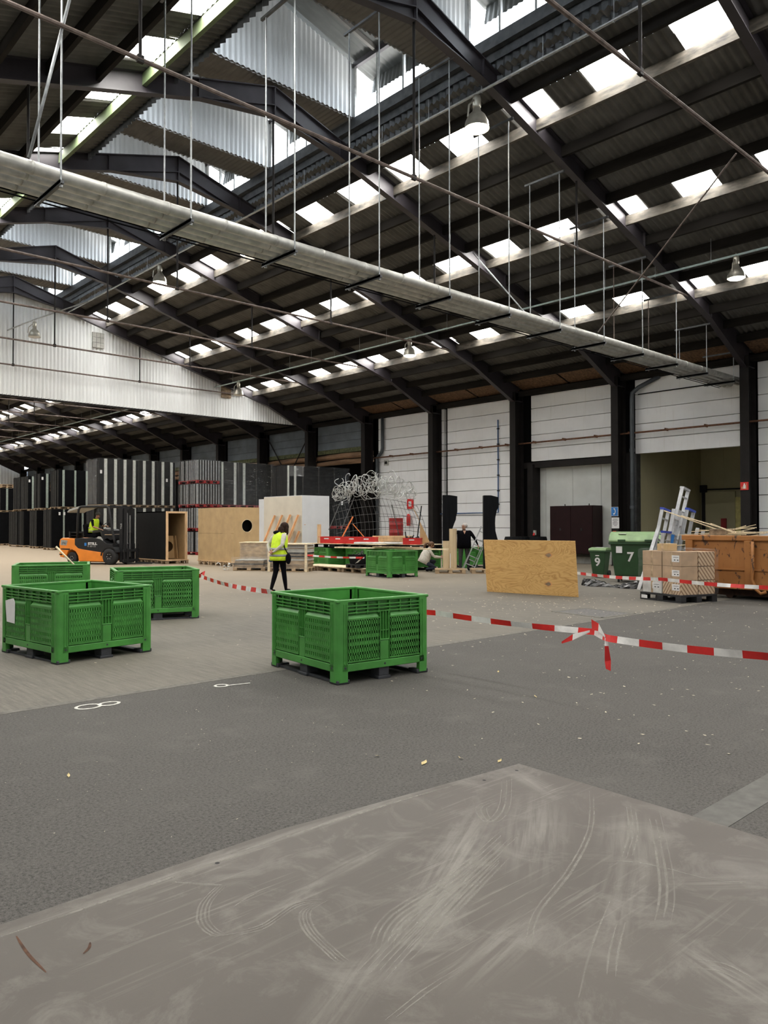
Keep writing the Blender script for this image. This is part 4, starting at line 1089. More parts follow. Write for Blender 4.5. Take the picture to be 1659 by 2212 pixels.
def skeleton(hip, chest, neck, head, look, sh, el, wr, hp, kn, an, toe, top, legs, skin='skin', arm=None, calf=None, w=1.0, foot='cloth_black', headk=1.0):
    """joints given as vectors; sh/el/wr/hp/kn/an/toe are (left, right) pairs"""
    arm = arm or top; calf = calf or legs
    V = {}; E = []; hip, chest, neck, head, look = map(Vector, (hip, chest, neck, head, look)); look.normalize()
    V['hip'] = (hip, (.125*w, .10*w)); V['waist'] = (hip.lerp(chest, .5), (.120*w, .10*w)); V['chest'] = (chest, (.135*w, .105*w))
    V['neck0'] = (chest.lerp(neck, .75), (.085*w, .07*w)); V['neck'] = (neck, .055); up_ = (head-neck).normalized()
    V['jaw'] = (head-up_*.045*headk+look*.012, .070*headk); V['head'] = (head+up_*.025*headk, (.080*headk, .088*headk)); V['crown'] = (head+up_*.085*headk, .055*headk)
    V['nose'] = (head+look*.095*headk-up_*.01, .014)
    E += [('hip', 'waist', legs), ('waist', 'chest', top), ('chest', 'neck0', top), ('neck0', 'neck', skin), ('neck', 'jaw', skin), ('jaw', 'head', skin), ('head', 'crown', skin), ('head', 'nose', skin)]
    for i, s in enumerate('LR'):
        V['sh'+s] = (Vector(sh[i]), .062*w); V['ua'+s] = (Vector(sh[i]).lerp(Vector(el[i]), .5), .052*w); V['el'+s] = (Vector(el[i]), .041*w); V['fa'+s] = (Vector(el[i]).lerp(Vector(wr[i]), .4), .039); V['wr'+s] = (Vector(wr[i]), .026)
        E += [('chest', 'sh'+s, top), ('sh'+s, 'ua'+s, top), ('ua'+s, 'el'+s, top if arm != 'half' else top), ('el'+s, 'fa'+s, arm if arm != 'half' else skin), ('fa'+s, 'wr'+s, arm if arm != 'half' else skin)]
        V['hp'+s] = (Vector(hp[i]), .090*w); V['th'+s] = (Vector(hp[i]).lerp(Vector(kn[i]), .5), .074*w); V['kn'+s] = (Vector(kn[i]), .056*w); V['ca'+s] = (Vector(kn[i]).lerp(Vector(an[i]), .35), .054*w); V['an'+s] = (Vector(an[i]), .036*w)
        V['he'+s] = (Vector(an[i])+Vector((0, 0, -.045)), .036); V['to'+s] = (Vector(toe[i]), .032)
        E += [('hip', 'hp'+s, legs), ('hp'+s, 'th'+s, legs), ('th'+s, 'kn'+s, legs), ('kn'+s, 'ca'+s, legs), ('ca'+s, 'an'+s, calf), ('an'+s, 'he'+s, foot), ('he'+s, 'to'+s, foot)]
    return V, E
def face(t, head, look, k=1.0):
    head, look = Vector(head), Vector(look).normalized(); upv = Vector((0, 0, 1)); sd = upv.cross(look).normalized(); u = look.cross(sd)
    for s in (-1, 1):
        b = MB(); b.ball(head+look*.083*k+sd*.032*s*k+u*.018*k, .011, 6); b.obj('eye', 'eye_dark', t, smooth=True)
        b = MB(); b.ball(head+sd*.086*s*k+u*.0, (.016, .016, .03), 6); b.obj('ear', 'skin', t, smooth=True)
    b = MB(); b.bar(head+look*.085*k-u*.05*k-sd*.022, head+look*.085*k-u*.05*k+sd*.022, .012, .010); b.obj('mouth', 'lip', t)
def rings(parent, name, m, R, n=22, cap=False, closed=True, a0=0, a1=2*pi):
    """loft of ellipses: R = [(centre, ax, ay, radius_a, radius_b)]"""
    b = MB(); k = n if closed else n+1; vs = []
    for c, ax, ay, ra, rb in R:
        c, ax, ay = Vector(c), Vector(ax).normalized(), Vector(ay).normalized()
        for i in range(k):
            t = a0+(a1-a0)*i/n; vs.append(c+ax*ra*cos(t)+ay*rb*sin(t))
    fs = []
    for j in range(len(R)-1):
        for i in range(n):
            i2 = (i+1) % k; fs.append((j*k+i, j*k+i2, (j+1)*k+i2, (j+1)*k+i))
    b.add(vs, fs); o = b.obj(name, m, parent, smooth=True, fix=False)
    sm = o.modifiers.new('thick', 'SOLIDIFY'); sm.thickness = .006
    return o

# ---- woman in a yellow vest, strolling with her hands clasped behind her back (faces +x, left is +y)
t = thing('person', 'woman in a yellow vest walking with hands clasped behind her back', 'person', (10.66, 15.15, 0), radians(6))
hip, ch, nk, hd, lk = (-.02, 0, .90), (.02, 0, 1.24), (.07, 0, 1.42), (.155, -.01, 1.525), (.75, -.25, -.5)
V, E = skeleton(hip, ch, nk, hd, lk, [(.0, .165, 1.355), (.0, -.165, 1.355)], [(-.13, .265, 1.12), (-.15, -.26, 1.12)], [(-.235, .09, .955), (-.25, -.07, .965)],
    [(-.02, .085, .87), (0, -.085, .87)], [(-.05, .075, .48), (.07, -.075, .48)], [(-.20, .06, .10), (.13, -.08, .10)], [(-.08, .06, .035), (.27, -.09, .032)], 'cloth_cream', 'cloth_black', 'skin', calf='cloth_black', w=1.12)
V['ankL'] = V['anL']; del V['ankL']
hand(V, E, 'wrL', (-.235, .09, .955), (-.15, -1, -.25), (-.6, 0, .6), (.3, 0, .8), curl=.55)
hand(V, E, 'wrR', (-.25, -.07, .965), (-.15, 1, -.3), (.6, 0, .5), (-.3, 0, .8), curl=.6)
body(t, V, E, 'hip')
b = MB(); b.ball((.15, -.005, 1.555), (.112, .105, .115), 12); b.ball((.06, .0, 1.46), (.085, .10, .12), 10); b.ball((.02, -.03, 1.38), (.06, .10, .10), 10); b.ball((.14, -.09, 1.46), (.06, .035, .11), 8); b.ball((.14, .09, 1.46), (.06, .035, .11), 8); b.obj('hair', 'hair_brown', t, smooth=True)
face(t, hd, lk)
X_, Y_ = (1, 0, 0), (0, 1, 0)
vest = rings(t, 'vest', 'hivis', [((-.03, 0, .76), X_, Y_, .205, .225), ((-.03, 0, .84), X_, Y_, .20, .225), ((-.03, 0, .95), X_, Y_, .19, .215), ((-.01, 0, 1.08), X_, Y_, .18, .215), ((.01, 0, 1.22), X_, Y_, .17, .215), ((.02, 0, 1.33), X_, Y_, .145, .205), ((.03, 0, 1.40), X_, Y_, .11, .15), ((.04, 0, 1.43), X_, Y_, .085, .09)])
for z0, z1 in ((.855, .905), (1.01, 1.06)): rings(vest, 'reflective_band', 'reflective', [((-.03, 0, z0), X_, Y_, .206, .230), ((-.025, 0, z1), X_, Y_, .200, .226)])
b = MB(); b.ball((-.02, .07, 1.42), (.09, .10, .05), 8); b.obj('hood', 'cloth_black', t, smooth=True)
b = MB(); b.ball((.06, -.245, .80), (.075, .05, .13), 8); b.obj('shoulder_bag', 'cloth_black', t, smooth=True)
b = MB(); b.tube([(.05, -.25, .90), (-.04, -.235, 1.05), (-.06, -.17, 1.28), (-.02, -.08, 1.44)], .012, 6); b.obj('bag_strap', 'cloth_black', t)
b = MB(); b.ball((-.10, .19, .75), (.07, .04, .035), 7); b.obj('blue_cloth', 'bag_blue', t, smooth=True)
for p in ((-.19, .06, .125), (.13, -.08, .125)):
    b = MB(); b.tube([(p[0], p[1], p[2]-.03), (p[0]+.005, p[1], p[2]+.03)], .035, 10); b.obj('bare_ankle', 'skin', t, smooth=True)

# ---- forklift driver, seated
t = thing('person', 'seated forklift driver wearing a yellow vest and dark cap', 'person', (13.05, 31.55, 0), radians(-62))
hip, ch, nk, hd, lk = (-.22, 0, 1.34), (-.16, 0, 1.70), (-.06, 0, 1.88), (.02, 0, 1.985), (1, -.05, -.12)
V, E = skeleton(hip, ch, nk, hd, lk, [(-.12, .19, 1.80), (-.12, -.19, 1.80)], [(.02, .27, 1.56), (.0, -.28, 1.54)], [(.30, .16, 1.56), (.30, -.2, 1.43)],
    [(-.14, .10, 1.31), (-.14, -.10, 1.31)], [(.30, .14, 1.36), (.30, -.14, 1.36)], [(.40, .12, .98), (.40, -.12, .98)], [(.52, .12, .93), (.52, -.12, .93)], 'cloth_black', 'cloth_olive', 'skin_tan', arm='half', w=1.02)
for e in list(E):
    if e[2] == 'skin': E.remove(e); E.append((e[0], e[1], 'skin_tan'))
hand(V, E, 'wrL', (.30, .16, 1.56), (.9, -.3, .1), (0, 0, -1), (0, -1, 0), 'skin_tan', .7)
hand(V, E, 'wrR', (.30, -.2, 1.43), (.9, .2, -.2), (0, 0, -1), (0, 1, 0), 'skin_tan', .5)
body(t, V, E, 'hip'); face(t, hd, lk)
v2 = rings(t, 'vest', 'hivis', [((-.23, 0, 1.30), X_, Y_, .19, .21), ((-.22, 0, 1.42), X_, Y_, .185, .21), ((-.19, 0, 1.56), X_, Y_, .175, .215), ((-.16, 0, 1.70), X_, Y_, .165, .215), ((-.12, 0, 1.80), X_, Y_, .14, .17), ((-.09, 0, 1.86), X_, Y_, .10, .11)])
for z0, z1 in ((1.34, 1.38), (1.47, 1.51)): rings(v2, 'reflective_band', 'reflective', [((-.225, 0, z0), X_, Y_, .192, .216), ((-.215, 0, z1), X_, Y_, .188, .216)])
b = MB(); b.lathe([(.104, 0), (.108, .03), (.10, .07), (.06, .10), (.001, .105)], 14, Matrix.Translation((.01, 0, 2.03))); b.bb(.05, -.06, 2.03, .19, .06, 2.045); b.obj('cap', 'cloth_olive', t, smooth=False)

# ---- standing man in black
t = thing('person', 'grey-haired person in a black jumper standing between the two black totems', 'person', (20.25, 17.75, 0), radians(-132))
hip, ch, nk, hd, lk = (0, 0, .88), (0, .0, 1.24), (.02, 0, 1.41), (.05, 0, 1.535), (.55, -.85, .15)
V, E = skeleton(hip, ch, nk, hd, lk, [(0, .20, 1.36), (0, -.20, 1.36)], [(.06, .37, 1.12), (.10, -.40, 1.24)], [(.18, .46, .90), (.30, -.46, 1.10)],
    [(0, .10, .85), (0, -.10, .85)], [(.03, .13, .48), (.02, -.12, .48)], [(0, .15, .10), (0, -.13, .10)], [(.13, .17, .035), (.13, -.15, .035)], 'cloth_black', 'cloth_grey', 'skin', w=1.28)
hand(V, E, 'wrL', (.18, .46, .90), (.3, .25, -.9), (0, -1, 0), (1, 0, 0), 'skin', .6)
hand(V, E, 'wrR', (.30, -.46, 1.10), (.9, -.1, .1), (0, 0, -1), (0, 1, 0), 'skin', .4)
body(t, V, E, 'hip'); face(t, hd, lk)
b = MB(); b.ball((.015, .03, 1.568), (.098, .098, .088), 11); b.ball((-.03, .05, 1.65), (.045, .045, .03), 8); b.obj('hair', 'hair_grey', t, smooth=True)
rings(t, 'jumper', 'cloth_black', [((0, 0, .78), X_, Y_, .205, .245), ((.01, 0, .90), X_, Y_, .215, .25), ((.02, 0, 1.05), X_, Y_, .205, .24), ((.01, 0, 1.22), X_, Y_, .185, .24), ((0, 0, 1.34), X_, Y_, .15, .225), ((.0, 0, 1.40), X_, Y_, .10, .15)])
b = MB(); b.add([(.165, .05, 1.385), (.165, -.05, 1.385), (.195, 0, 1.28)], [(0, 1, 2)]); b.add([(.14, .045, 1.40), (.14, -.045, 1.40), (.19, 0, 1.27)], [(0, 1, 2)]); b.obj('neckline', 'skin', t, fix=False)

# ---- kneeling woman with auburn ponytail
t = thing('person', 'woman in a white jumper crouching beside the half-painted totem', 'person', (18.96, 18.27, 0), radians(-38))
hip, ch, nk, hd, lk = (-.12, 0, .34), (.0, 0, .66), (.08, 0, .81), (.15, 0, .905), (.9, -.15, -.35)
V, E = skeleton(hip, ch, nk, hd, lk, [(.03, .17, .75), (.03, -.17, .75)], [(.20, .22, .53), (.22, -.20, .50)], [(.46, .10, .50), (.48, -.08, .48)],
    [(-.10, .09, .32), (-.10, -.09, .32)], [(.30, .15, .36), (.28, -.14, .14)], [(.06, .14, .10), (-.06, -.12, .10)], [(.20, .15, .035), (.03, -.12, .035)], 'cloth_cream', 'cloth_navy', 'skin', w=1.0)
hand(V, E, 'wrL', (.46, .10, .50), (1, -.2, .1), (0, -1, 0), (0, 0, 1), 'skin', .4)
hand(V, E, 'wrR', (.48, -.08, .48), (1, .1, -.1), (0, 1, 0), (0, 0, 1), 'skin', .4)
body(t, V, E, 'hip'); face(t, hd, lk)
b = MB(); b.ball((.13, .0, .935), (.112, .10, .10), 11); b.tube([(.03, 0, .97), (-.05, 0, .95), (-.10, 0, .87), (-.10, 0, .76)], [.03, .045, .045, .02], 8); b.obj('hair', 'hair_auburn', t, smooth=True)
rings(t, 'jumper', 'cloth_cream', [((-.17, 0, .30), (.9, 0, -.45), Y_, .19, .215), ((-.10, 0, .42), (.9, 0, -.45), Y_, .19, .22), ((-.05, 0, .56), (.92, 0, -.35), Y_, .18, .22), ((.01, 0, .69), (.92, 0, -.35), Y_, .155, .205), ((.04, 0, .77), (.92, 0, -.35), Y_, .11, .15)])
# ================================================================== PALLETS
def pallet_mesh(L, D, m, H=.144):
    """one euro pallet as separate boards and blocks under an Empty"""
    P = []
    for i in range(5):
        y = -D/2+.05+(D-.10)*i/4; P.append(('deck_board', (0, y, H-.011), (L, .10 if i % 2 else .12, .022)))
    for x in (-L/2+.06, 0, L/2-.06): P.append(('cross_board', (x, 0, H-.033), (.12, D, .020)))
    for x in (-L/2+.06, 0, L/2-.06):
        for y in (-D/2+.055, 0, D/2-.055): P.append(('block', (x, y, .061), (.12, .10, .078)))
    for y in (-D/2+.055, 0, D/2-.055): P.append(('bottom_board', (0, y, .011), (L, .10, .022)))
    return [(n, c, s, m) for n, c, s in P]
def pallet(label, loc, rzd=0, L=1.2, D=.8, m='pallet_wood', group='wooden pallets', H=.144):
    t = thing('pallet', label, 'pallet', loc, radians(rzd), group)
    for n, c, s, mm in pallet_mesh(L, D, m, H):
        b = MB(); b.box(c, s); b.obj(n, mm, t)
    return t
def pallet_part(parent, x0, x1, y0, y1, z, m, h=.14, name='pallet'):
    b = MB(); b.bb(x0, y0, z+h-.03, x1, y1, z+h)
    n = max(2, round((x1-x0)/.55))
    for i in range(n+1):
        x = x0+.07+(x1-x0-.14)*i/n
        for y in (y0+.07, (y0+y1)/2, y1-.07): b.bb(x-.07, y-.06, z+.02, x+.07, y+.06, z+h-.03)
    for y in (y0+.07, (y0+y1)/2, y1-.07): b.bb(x0, y-.05, z, x1, y+.05, z+.02)
    return b.obj(name, m, parent)

# ================================================================== STACKED PANEL LOADS IN THE FAR HALL
rs = random.Random(3)
def panel_stack(name, label, x0, y0, w, d, zb, h, strips, style='black', film=None, labels=(), pal='pallet_wood', ph=.14, cat='stack', group='wrapped panel loads'):
    t = thing(name, label, cat, (x0, y0, zb), 0, group)
    pallet_part(t, 0, w, 0, d, 0, pal, ph)
    n = max(3, int(d/.17)); y = 0
    for i in range(n):
        th = d/n; a = rs.uniform(0, .03); m = 'panel_black' if style != 'alu' else ('panel_black' if i % 2 else 'panel_grey')
        b = MB(); b.bb(a, y+.006, ph+.005, w-rs.uniform(0, .03), y+th-.006, h-rs.uniform(0, .04)); b.obj('panel', [m], t); y += th
        if style in ('black', 'grey') and rs.random() < .8:
            b = MB(); b.bb(a-.012, y-th+.02, ph+.01, a, y-.02, h-.05); b.obj('panel_edge', 'panel_grey', t)
        if style == 'alu' and rs.random() < .85:
            b = MB(); b.bb(a-.02, y-th+.03, ph+.01, a, y-th+.03+.05, h-.03); b.obj('panel_edge', 'alu_edge', t)
    for sx, sw in strips:
        b = MB(); b.bb(sx-sw/2, -.03, ph+.01, sx+sw/2, .004, h-.03); b.obj('edge_strip', 'edge_green' if style == 'black' else ('alu_edge' if style == 'alu' else 'edge_pale'), t)
    for lx, lz in labels:
        b = MB(); b.bb(lx-.06, -.036, lz-.1, lx+.06, -.030, lz+.1); b.obj('paper_label', 'paper', t)
    if film:
        e = .035; b = MB(); b.bb(-e, -e-.012, ph*.4, w+e, d+e, h+.02); b.f.pop(4); b.m.pop(4); b.obj('shrink_wrap', film, t)
    return t
ordn = ['nearest', 'second', 'third', 'fourth']
# far left: unwrapped black panels, two high
U = [(18.5, 51.0, 1.9, 1.5, [(.32, .14), (1.08, .12), (1.84, .12)], [(.28, .1), (1.5, .12)], 'beside the forklift cab'), (18.9, 55.4, .62, 1.4, [(.42, .16)], [(.3, .15)], 'second from the forklift'),
     (19.28, 59.2, .55, 3.3, [(.36, .16)], [(.2, .15)], 'third from the forklift'), (19.4, 66.0, 1.5, 2.0, [(.5, .15), (1.4, .15)], [(.9, .15)], 'at the left picture edge')]
for i, (x, y, w, d, su, sl, pos) in enumerate(U):
    top = 5.23 if i < 3 else 4.6
    panel_stack('panel_stack', f'upper load of black panels with pale strips, {pos}', x, y, w, d, 2.66, top-2.66, su, 'black', None, [(.1, 2.2)] if i in (1, 2) else (), 'pallet_wood', .14, 'stack', 'unwrapped black panel loads')
    xl = x-.35 if i in (1, 2) else x-.5
    panel_stack('panel_stack', f'lower load of black panels standing on the floor, {pos}', xl, y-.2, w+.7, d, 0, 2.65, [(q+.5, v) for q, v in sl], 'black', None, [(.5, 2.35), (.8, 2.35)] if i == 0 else (), 'pallet_wood', .14, 'stack', 'unwrapped black panel loads')
t = thing('pallet_pile', 'flat pile of pale pallets on the load at the left picture edge', 'pallets', (19.4, 66.0, 4.6), 0)
for k in range(2): pallet_part(t, 0, 1.5, 0, 2, k*.15, 'pallet_wood')
# wrapped loads behind the forklift, two high
for k in range(4):
    x = 18.4+1.22*k; nm = ['next to the far left loads', 'above the forklift mast', 'above the black crate', 'next to the red pallets'][k]
    panel_stack('wrapped_stack', f'upper shrink-wrapped load of dark panels with pale strips, {nm}', x, 44.3, 1.18, 1.75, 2.68, 2.86, [(.34, .17), (.92, .17)] if k else [(.38, .18), (.98, .17)], 'wrap', 'film', [(.10, 2.05)] if k == 0 else ([(.6, 1.7)] if k == 3 else ()), 'pallet_old', .14)
    panel_stack('wrapped_stack', f'lower shrink-wrapped load of dark panels, {nm}', x, 44.3, 1.18, 1.75, 0, 2.66, [(.36, .17), (.95, .16)], 'wrap', 'film', (), 'pallet_old', .14)
# crumpled glossy end of the first wrapped load
b = MB(); rr = random.Random(8); n, m_ = 8, 14; vs = []
for i in range(n+1):
    for j in range(m_+1): vs.append((18.33-rr.uniform(.0, .10), 44.35+1.65*i/n, 2.85+2.6*j/m_))
b.add(vs, [(i*(m_+1)+j, (i+1)*(m_+1)+j, (i+1)*(m_+1)+j+1, i*(m_+1)+j+1) for i in range(n) for j in range(m_)])
tag(b.obj('crumpled_film', 'film_dense', fix=False), 'crumpled glossy film on the end of the first wrapped load', 'film')
# aluminium-edged panels on red pallets, four high
for k in range(4):
    panel_stack('framed_panel_stack', ['bottom', 'second', 'third', 'topmost'][k]+' load of aluminium-edged panels on a red pallet', 20.56, 36.8, 1.38, 2.0, 1.28*k, 1.26, [(.05+.16*i, .045) for i in range(9)], 'alu', 'film' if k > 1 else None, [(.7, 1.05)] if k < 2 else (), 'pallet_red', .16, 'stack', 'panel loads on red pallets')
# densely wrapped loads along the right wall
for k in range(3):
    x = 22.7+1.2*k; pos = ['next to the red pallets', 'above the cardboard crate', 'above the white cabinet'][k]
    panel_stack('wrapped_stack', f'upper densely wrapped black load, {pos}', x, 38.0, 1.16, 1.6, 2.6, 2.58, [(.12, .12), (.95, .16)] if k == 0 else ([(.35, .16)] if k == 1 else ()), 'wrap', 'film_dense', (), 'pallet_red', .14)
    panel_stack('wrapped_stack', f'lower densely wrapped black load, {pos}', x, 38.0, 1.16, 1.6, 0, 2.58, [(.2, .15)], 'wrap', 'film_dense', (), 'pallet_red', .14)
for k in range(4):
    x = 22.6+1.02*k; pos = ['left of the four by the column', 'second from left by the column', 'third from left by the column', 'right of the four by the column'][k]
    panel_stack('wrapped_stack', f'tall black wrapped load with a white label, {pos}', x, 31.5, .98, 1.3, 1.4, 3.2, [(.08, .10), (.5, .12)] if k == 0 else (), 'wrap', 'film', [(.5, 1.35)], 'pallet_red', .14)
    panel_stack('wrapped_stack', f'lower black wrapped load under the labelled one, {pos}', x, 31.5, .98, 1.3, 0, 1.38, (), 'wrap', 'film', (), 'pallet_red', .14)
b = MB(); b.bb(22.75, 31.40, 4.05, 23.6, 31.45, 4.56); tag(b.obj('loose_film', 'film_dense'), 'loose flap of white film over the top of the labelled loads', 'film')

# ================================================================== CRATES IN THE MIDDLE DISTANCE
# black crate with open timber-framed front
for i in range(3): pallet(f'pallet under the open black crate, {["front","middle","rear"][i]} one', (15.36, 29.48+.92*i, 0), 0, 1.0, .85, 'pallet_old')
t = thing('black_crate', 'tall black crate with an open timber-framed front', 'crate', (14.88, 29.13, .146))
W_, D_, H_ = .96, 2.7, 2.02
b = MB(); b.bb(-.05, -.05, 0, W_+.05, D_, .03); b.obj('base_board', 'timber', t)
b = MB(); b.bb(0, .02, .03, .04, D_, H_); b.obj('side_panel', 'panel_charcoal', t)
b = MB(); b.bb(W_-.04, .02, .03, W_, D_, H_); b.obj('side_panel', 'mdf', t)
b = MB(); b.bb(.04, D_-.04, .03, W_-.04, D_, H_); b.obj('back_panel', 'mdf', t)
b = MB(); b.bb(0, .02, H_-.04, W_, D_, H_); b.obj('top_panel', 'panel_charcoal', t)
for x in (0, W_-.10): b = MB(); b.bb(x, -.01, .03, x+.10, .06, H_); b.obj('frame_post', 'timber', t)
b = MB(); b.bb(.1, -.01, H_-.08, W_-.1, .06, H_); b.obj('frame_rail', 'timber', t)
def holed(parent, name, x0, x1, z0, z1, cx, cz, r, y, th, m, n=36):
    b = MB(); ou = []; ci = []
    for i in range(n):
        a = 2*pi*i/n; c, s_ = cos(a), sin(a); k = min(((x1-cx) if c > 0 else (cx-x0))/max(1e-6, abs(c)), ((z1-cz) if s_ > 0 else (cz-z0))/max(1e-6, abs(s_)))
        ou.append((cx+c*k, cz+s_*k)); ci.append((cx+c*r, cz+s_*r))
    for yy in (y, y+th):
        b.add([(p[0], yy, p[1]) for p in ou]+[(p[0], yy, p[1]) for p in ci], [(i, (i+1) % n, n+(i+1) % n, n+i) for i in range(n)])
    b.add([(p[0], y, p[1]) for p in ci]+[(p[0], y+th, p[1]) for p in ci], [(i, (i+1) % n, n+(i+1) % n, n+i) for i in range(n)])
    # corners left by the radial mapping
    for px_, pz_ in ((x0, z0), (x1, z0), (x0, z1), (x1, z1)):
        a = [p for p in ou if abs(p[0]-px_) < 1e-6]; c = [p for p in ou if abs(p[1]-pz_) < 1e-6]
        if a and c:
            p1 = min(a, key=lambda p: abs(p[1]-pz_)); p2 = min(c, key=lambda p: abs(p[0]-px_)); b.add([(px_, y, pz_), (p1[0], y, p1[1]), (p2[0], y, p2[1])], [(0, 1, 2)])
    return b.obj(name, m, parent, fix=False)
o = holed(t, 'holed_panel', .30, .86, .05, 1.0, .56, .55, .22, .9, .03, 'mdf')
b = MB(); b.bar((.88, .85, .04), (.80, .9, 1.0), .03, .4, 0, (0, 1, 0)); b.obj('loose_board', 'mdf', t)
# cardboard-brown crate with a round hole
for i in range(3): pallet(f'pallet under the brown crate with the round hole, {["front","middle","rear"][i]} one', (16.5, 26.02+.92*i, 0), 0, 1.22, .85, 'pallet_wood')
t = thing('brown_crate', 'tall brown crate with a round black hole in its front', 'crate', (15.93, 25.67, .146))
W_, D_, H_ = 1.16, 2.72, 2.14
b = MB(); b.bb(-.06, -.06, 0, W_+.06, D_, .03); b.obj('base_board', 'timber', t)
for z0, z1 in ((.03, 1.12), (1.125, H_)): b = MB(); b.bb(0, .0, z0, .03, D_, z1); b.obj('side_panel', 'cardboard', t)
b = MB(); b.bb(W_-.03, .0, .03, W_, D_, H_); b.obj('side_panel', 'cardboard', t)
b = MB(); b.bb(.03, .0, H_-.03, W_-.03, D_, H_); b.obj('top_panel', 'cardboard', t)
b = MB(); b.bb(.03, D_-.03, .03, W_-.03, D_, H_); b.obj('back_panel', 'panel_black', t)
holed(t, 'front_panel', .03, W_-.03, .03, H_-.03, .60, 1.42, .24, -.002, .03, 'cardboard')
b = MB(); b.tube([(.60+.245*cos(a*pi/18), -.004, 1.42+.245*sin(a*pi/18)) for a in range(36)], .010, 5, closed=True); b.obj('hole_edge', 'timber_pale', t)
b = MB(); b.bb(.03, .25, .03, W_-.03, .28, H_-.03); b.obj('inner_shade', 'panel_black', t)  # black sheet stands in for the shade behind the hole
# white cabinet with timber slats leaning on it
pallet('dark pallet under the white cabinet', (20.5, 26.9, 0), 0, 1.5, .8, 'panel_black'); pallet('second dark pallet under the white cabinet', (20.5, 28.4, 0), 0, 1.5, .8, 'panel_black')
t = thing('white_cabinet', 'large white board cabinet, its left side tinted cream for the light', 'cabinet', (19.78, 26.48, .146))
W_, D_, H_ = 1.5, 2.85, 2.72
b = MB(); b.bb(.02, 0, 0, W_, .03, H_); b.obj('front_panel', 'board_white', t)
b = MB(); b.bb(0, .0, 0, .02, D_, H_-.02); b.obj('side_panel', 'board_cream_lit', t)
b = MB(); b.bb(.02, .03, H_-.03, W_, D_, H_); b.obj('top_panel', 'board_white', t)
b = MB(); b.bb(W_-.03, .03, 0, W_, D_, H_-.03); b.obj('side_panel', 'board_white', t)
b = MB(); b.bb(.02, D_-.03, 0, W_-.03, D_, H_-.03); b.obj('back_panel', 'board_white', t)
b = MB(); b.bb(.13, -.006, 1.45, .20, 0, 1.47); b.obj('tape_scrap', 'timber_orange', t)
b = MB(); b.bar((19.95, 29.5, 0), (19.95, 29.5, 2.78), .95, .03, 0, (1, 0, 0)); o = b.obj('white_board', 'board_white'); tag(o, 'white board standing upright behind the white cabinet', 'board')
for i, (y, z) in enumerate(((26.62, 2.02), (27.2, 2.03), (27.8, 2.02), (28.35, 2.01), (26.55, 1.32), (27.0, 1.38))):
    t = thing('leaning_timber', ['rightmost', 'second', 'third', 'leftmost', 'short right', 'short left'][i]+' orange-edged timber slat leaning on the white cabinet', 'slat', (0, 0, 0), 0, 'leaning timber slats')
    x = 18.72+(2.02-z)*.5
    b = MB(); b.bar((x, y, .03), (19.70, y, z), .16, .035, 0, (-1, 0, .5)); b.obj('board', 'timber', t)
    b = MB(); b.bar((x-.03, y-.03, .03), (19.67, y-.03, z+.01), .06, .05, 0, (-1, 0, .5)); b.obj('batten', 'timber_orange', t)
# two low wrapped loads in timber frames
def low_load(loc, rzd, L, D, H, label, posts, layers):
    t = thing('wrapped_timber_load', label, 'load', loc, radians(rzd), 'low wrapped loads')
    pallet_part(t, 0, L, 0, D, 0, 'pallet_wood')
    z = .15; rr = random.Random(L)
    while z < H-.05:
        h = rr.uniform(.03, .07); e = rr.uniform(-.05, .05); b = MB(); b.bb(.06+e, .05+abs(e)*.4, z, L-.06+e*.5, D-.05, z+h-.006); b.obj('board_layer', rr.choice(layers), t); z += h
    for x in posts: b = MB(); b.bb(x-.04, -.05, .0, x+.04, 0, H+.03); b.obj('post', 'timber_pale', t)
    if posts: b = MB(); b.bb(min(posts)-.05, -.06, H+.0, max(posts)+.05, D, H+.03); b.obj('lid_frame', 'timber_pale', t)
    b = MB(); n = 16; vs = []
    for i in range(n+1):
        for j in range(8):
            zz = .08+(H-.02)*j/7; vs.append((-.04+(L+.08)*i/n, -.035-.03*rr.random(), zz))
    b.add(vs, [(i*8+j, (i+1)*8+j, (i+1)*8+j+1, i*8+j+1) for i in range(n) for j in range(7)]); b.add([(-.04, -.03, H), (L+.04, -.03, H), (L+.04, D, H), (-.04, D, H)], [(0, 1, 2, 3)])
    b.add([(-.05, -.03, .1), (-.05, D, .1), (-.05, D, H), (-.05, -.03, H)], [(0, 1, 2, 3)])
    b.obj('shrink_wrap', 'film_dense', t, fix=False); return t
low_load((15.12, 22.2, 0), -56, 1.45, .9, .93, 'low wrapped timber load with pale posts, behind the woman in the vest', (.06, .62, 1.4), ['pallet_old', 'panel_grey', 'pallet_wood', 'plinth'])
low_load((14.45, 23.35, 0), -50, 1.15, .9, .44, 'low wrapped load of grey sheets beside the brown crate', (), ['plinth', 'panel_grey', 'pallet_old'])
t = thing('wrapped_crate', 'pale crate under film behind the low grey load', 'crate', (15.16, 23.98, 0), radians(-50))
b = MB(); b.bb(0, 0, .15, 1.2, .8, .95); b.obj('crate_body', 'pallet_wood', t); pallet_part(t, 0, 1.2, 0, .8, 0, 'pallet_old'); b = MB(); b.bb(-.02, -.02, .1, 1.22, .82, .97); b.obj('shrink_wrap', 'film_dense', t); b = MB(); b.bb(-.04, -.04, .95, 1.24, .84, .98); b.obj('lid', 'timber_pale', t)
b = MB(); rr = random.Random(2)
for i in range(26):
    x, y, z = 14.5+rr.gauss(0, .13), 23.75+rr.gauss(0, .13), rr.uniform(.03, .26); a = rr.uniform(0, 6); s_ = rr.uniform(.05, .12)
    b.add([(x, y, z), (x+s_*cos(a), y+s_*sin(a), z+rr.uniform(-.03, .06)), (x+s_*cos(a+1.3), y+s_*sin(a+1.3), max(.005, z-.05))], [(0, 1, 2)])
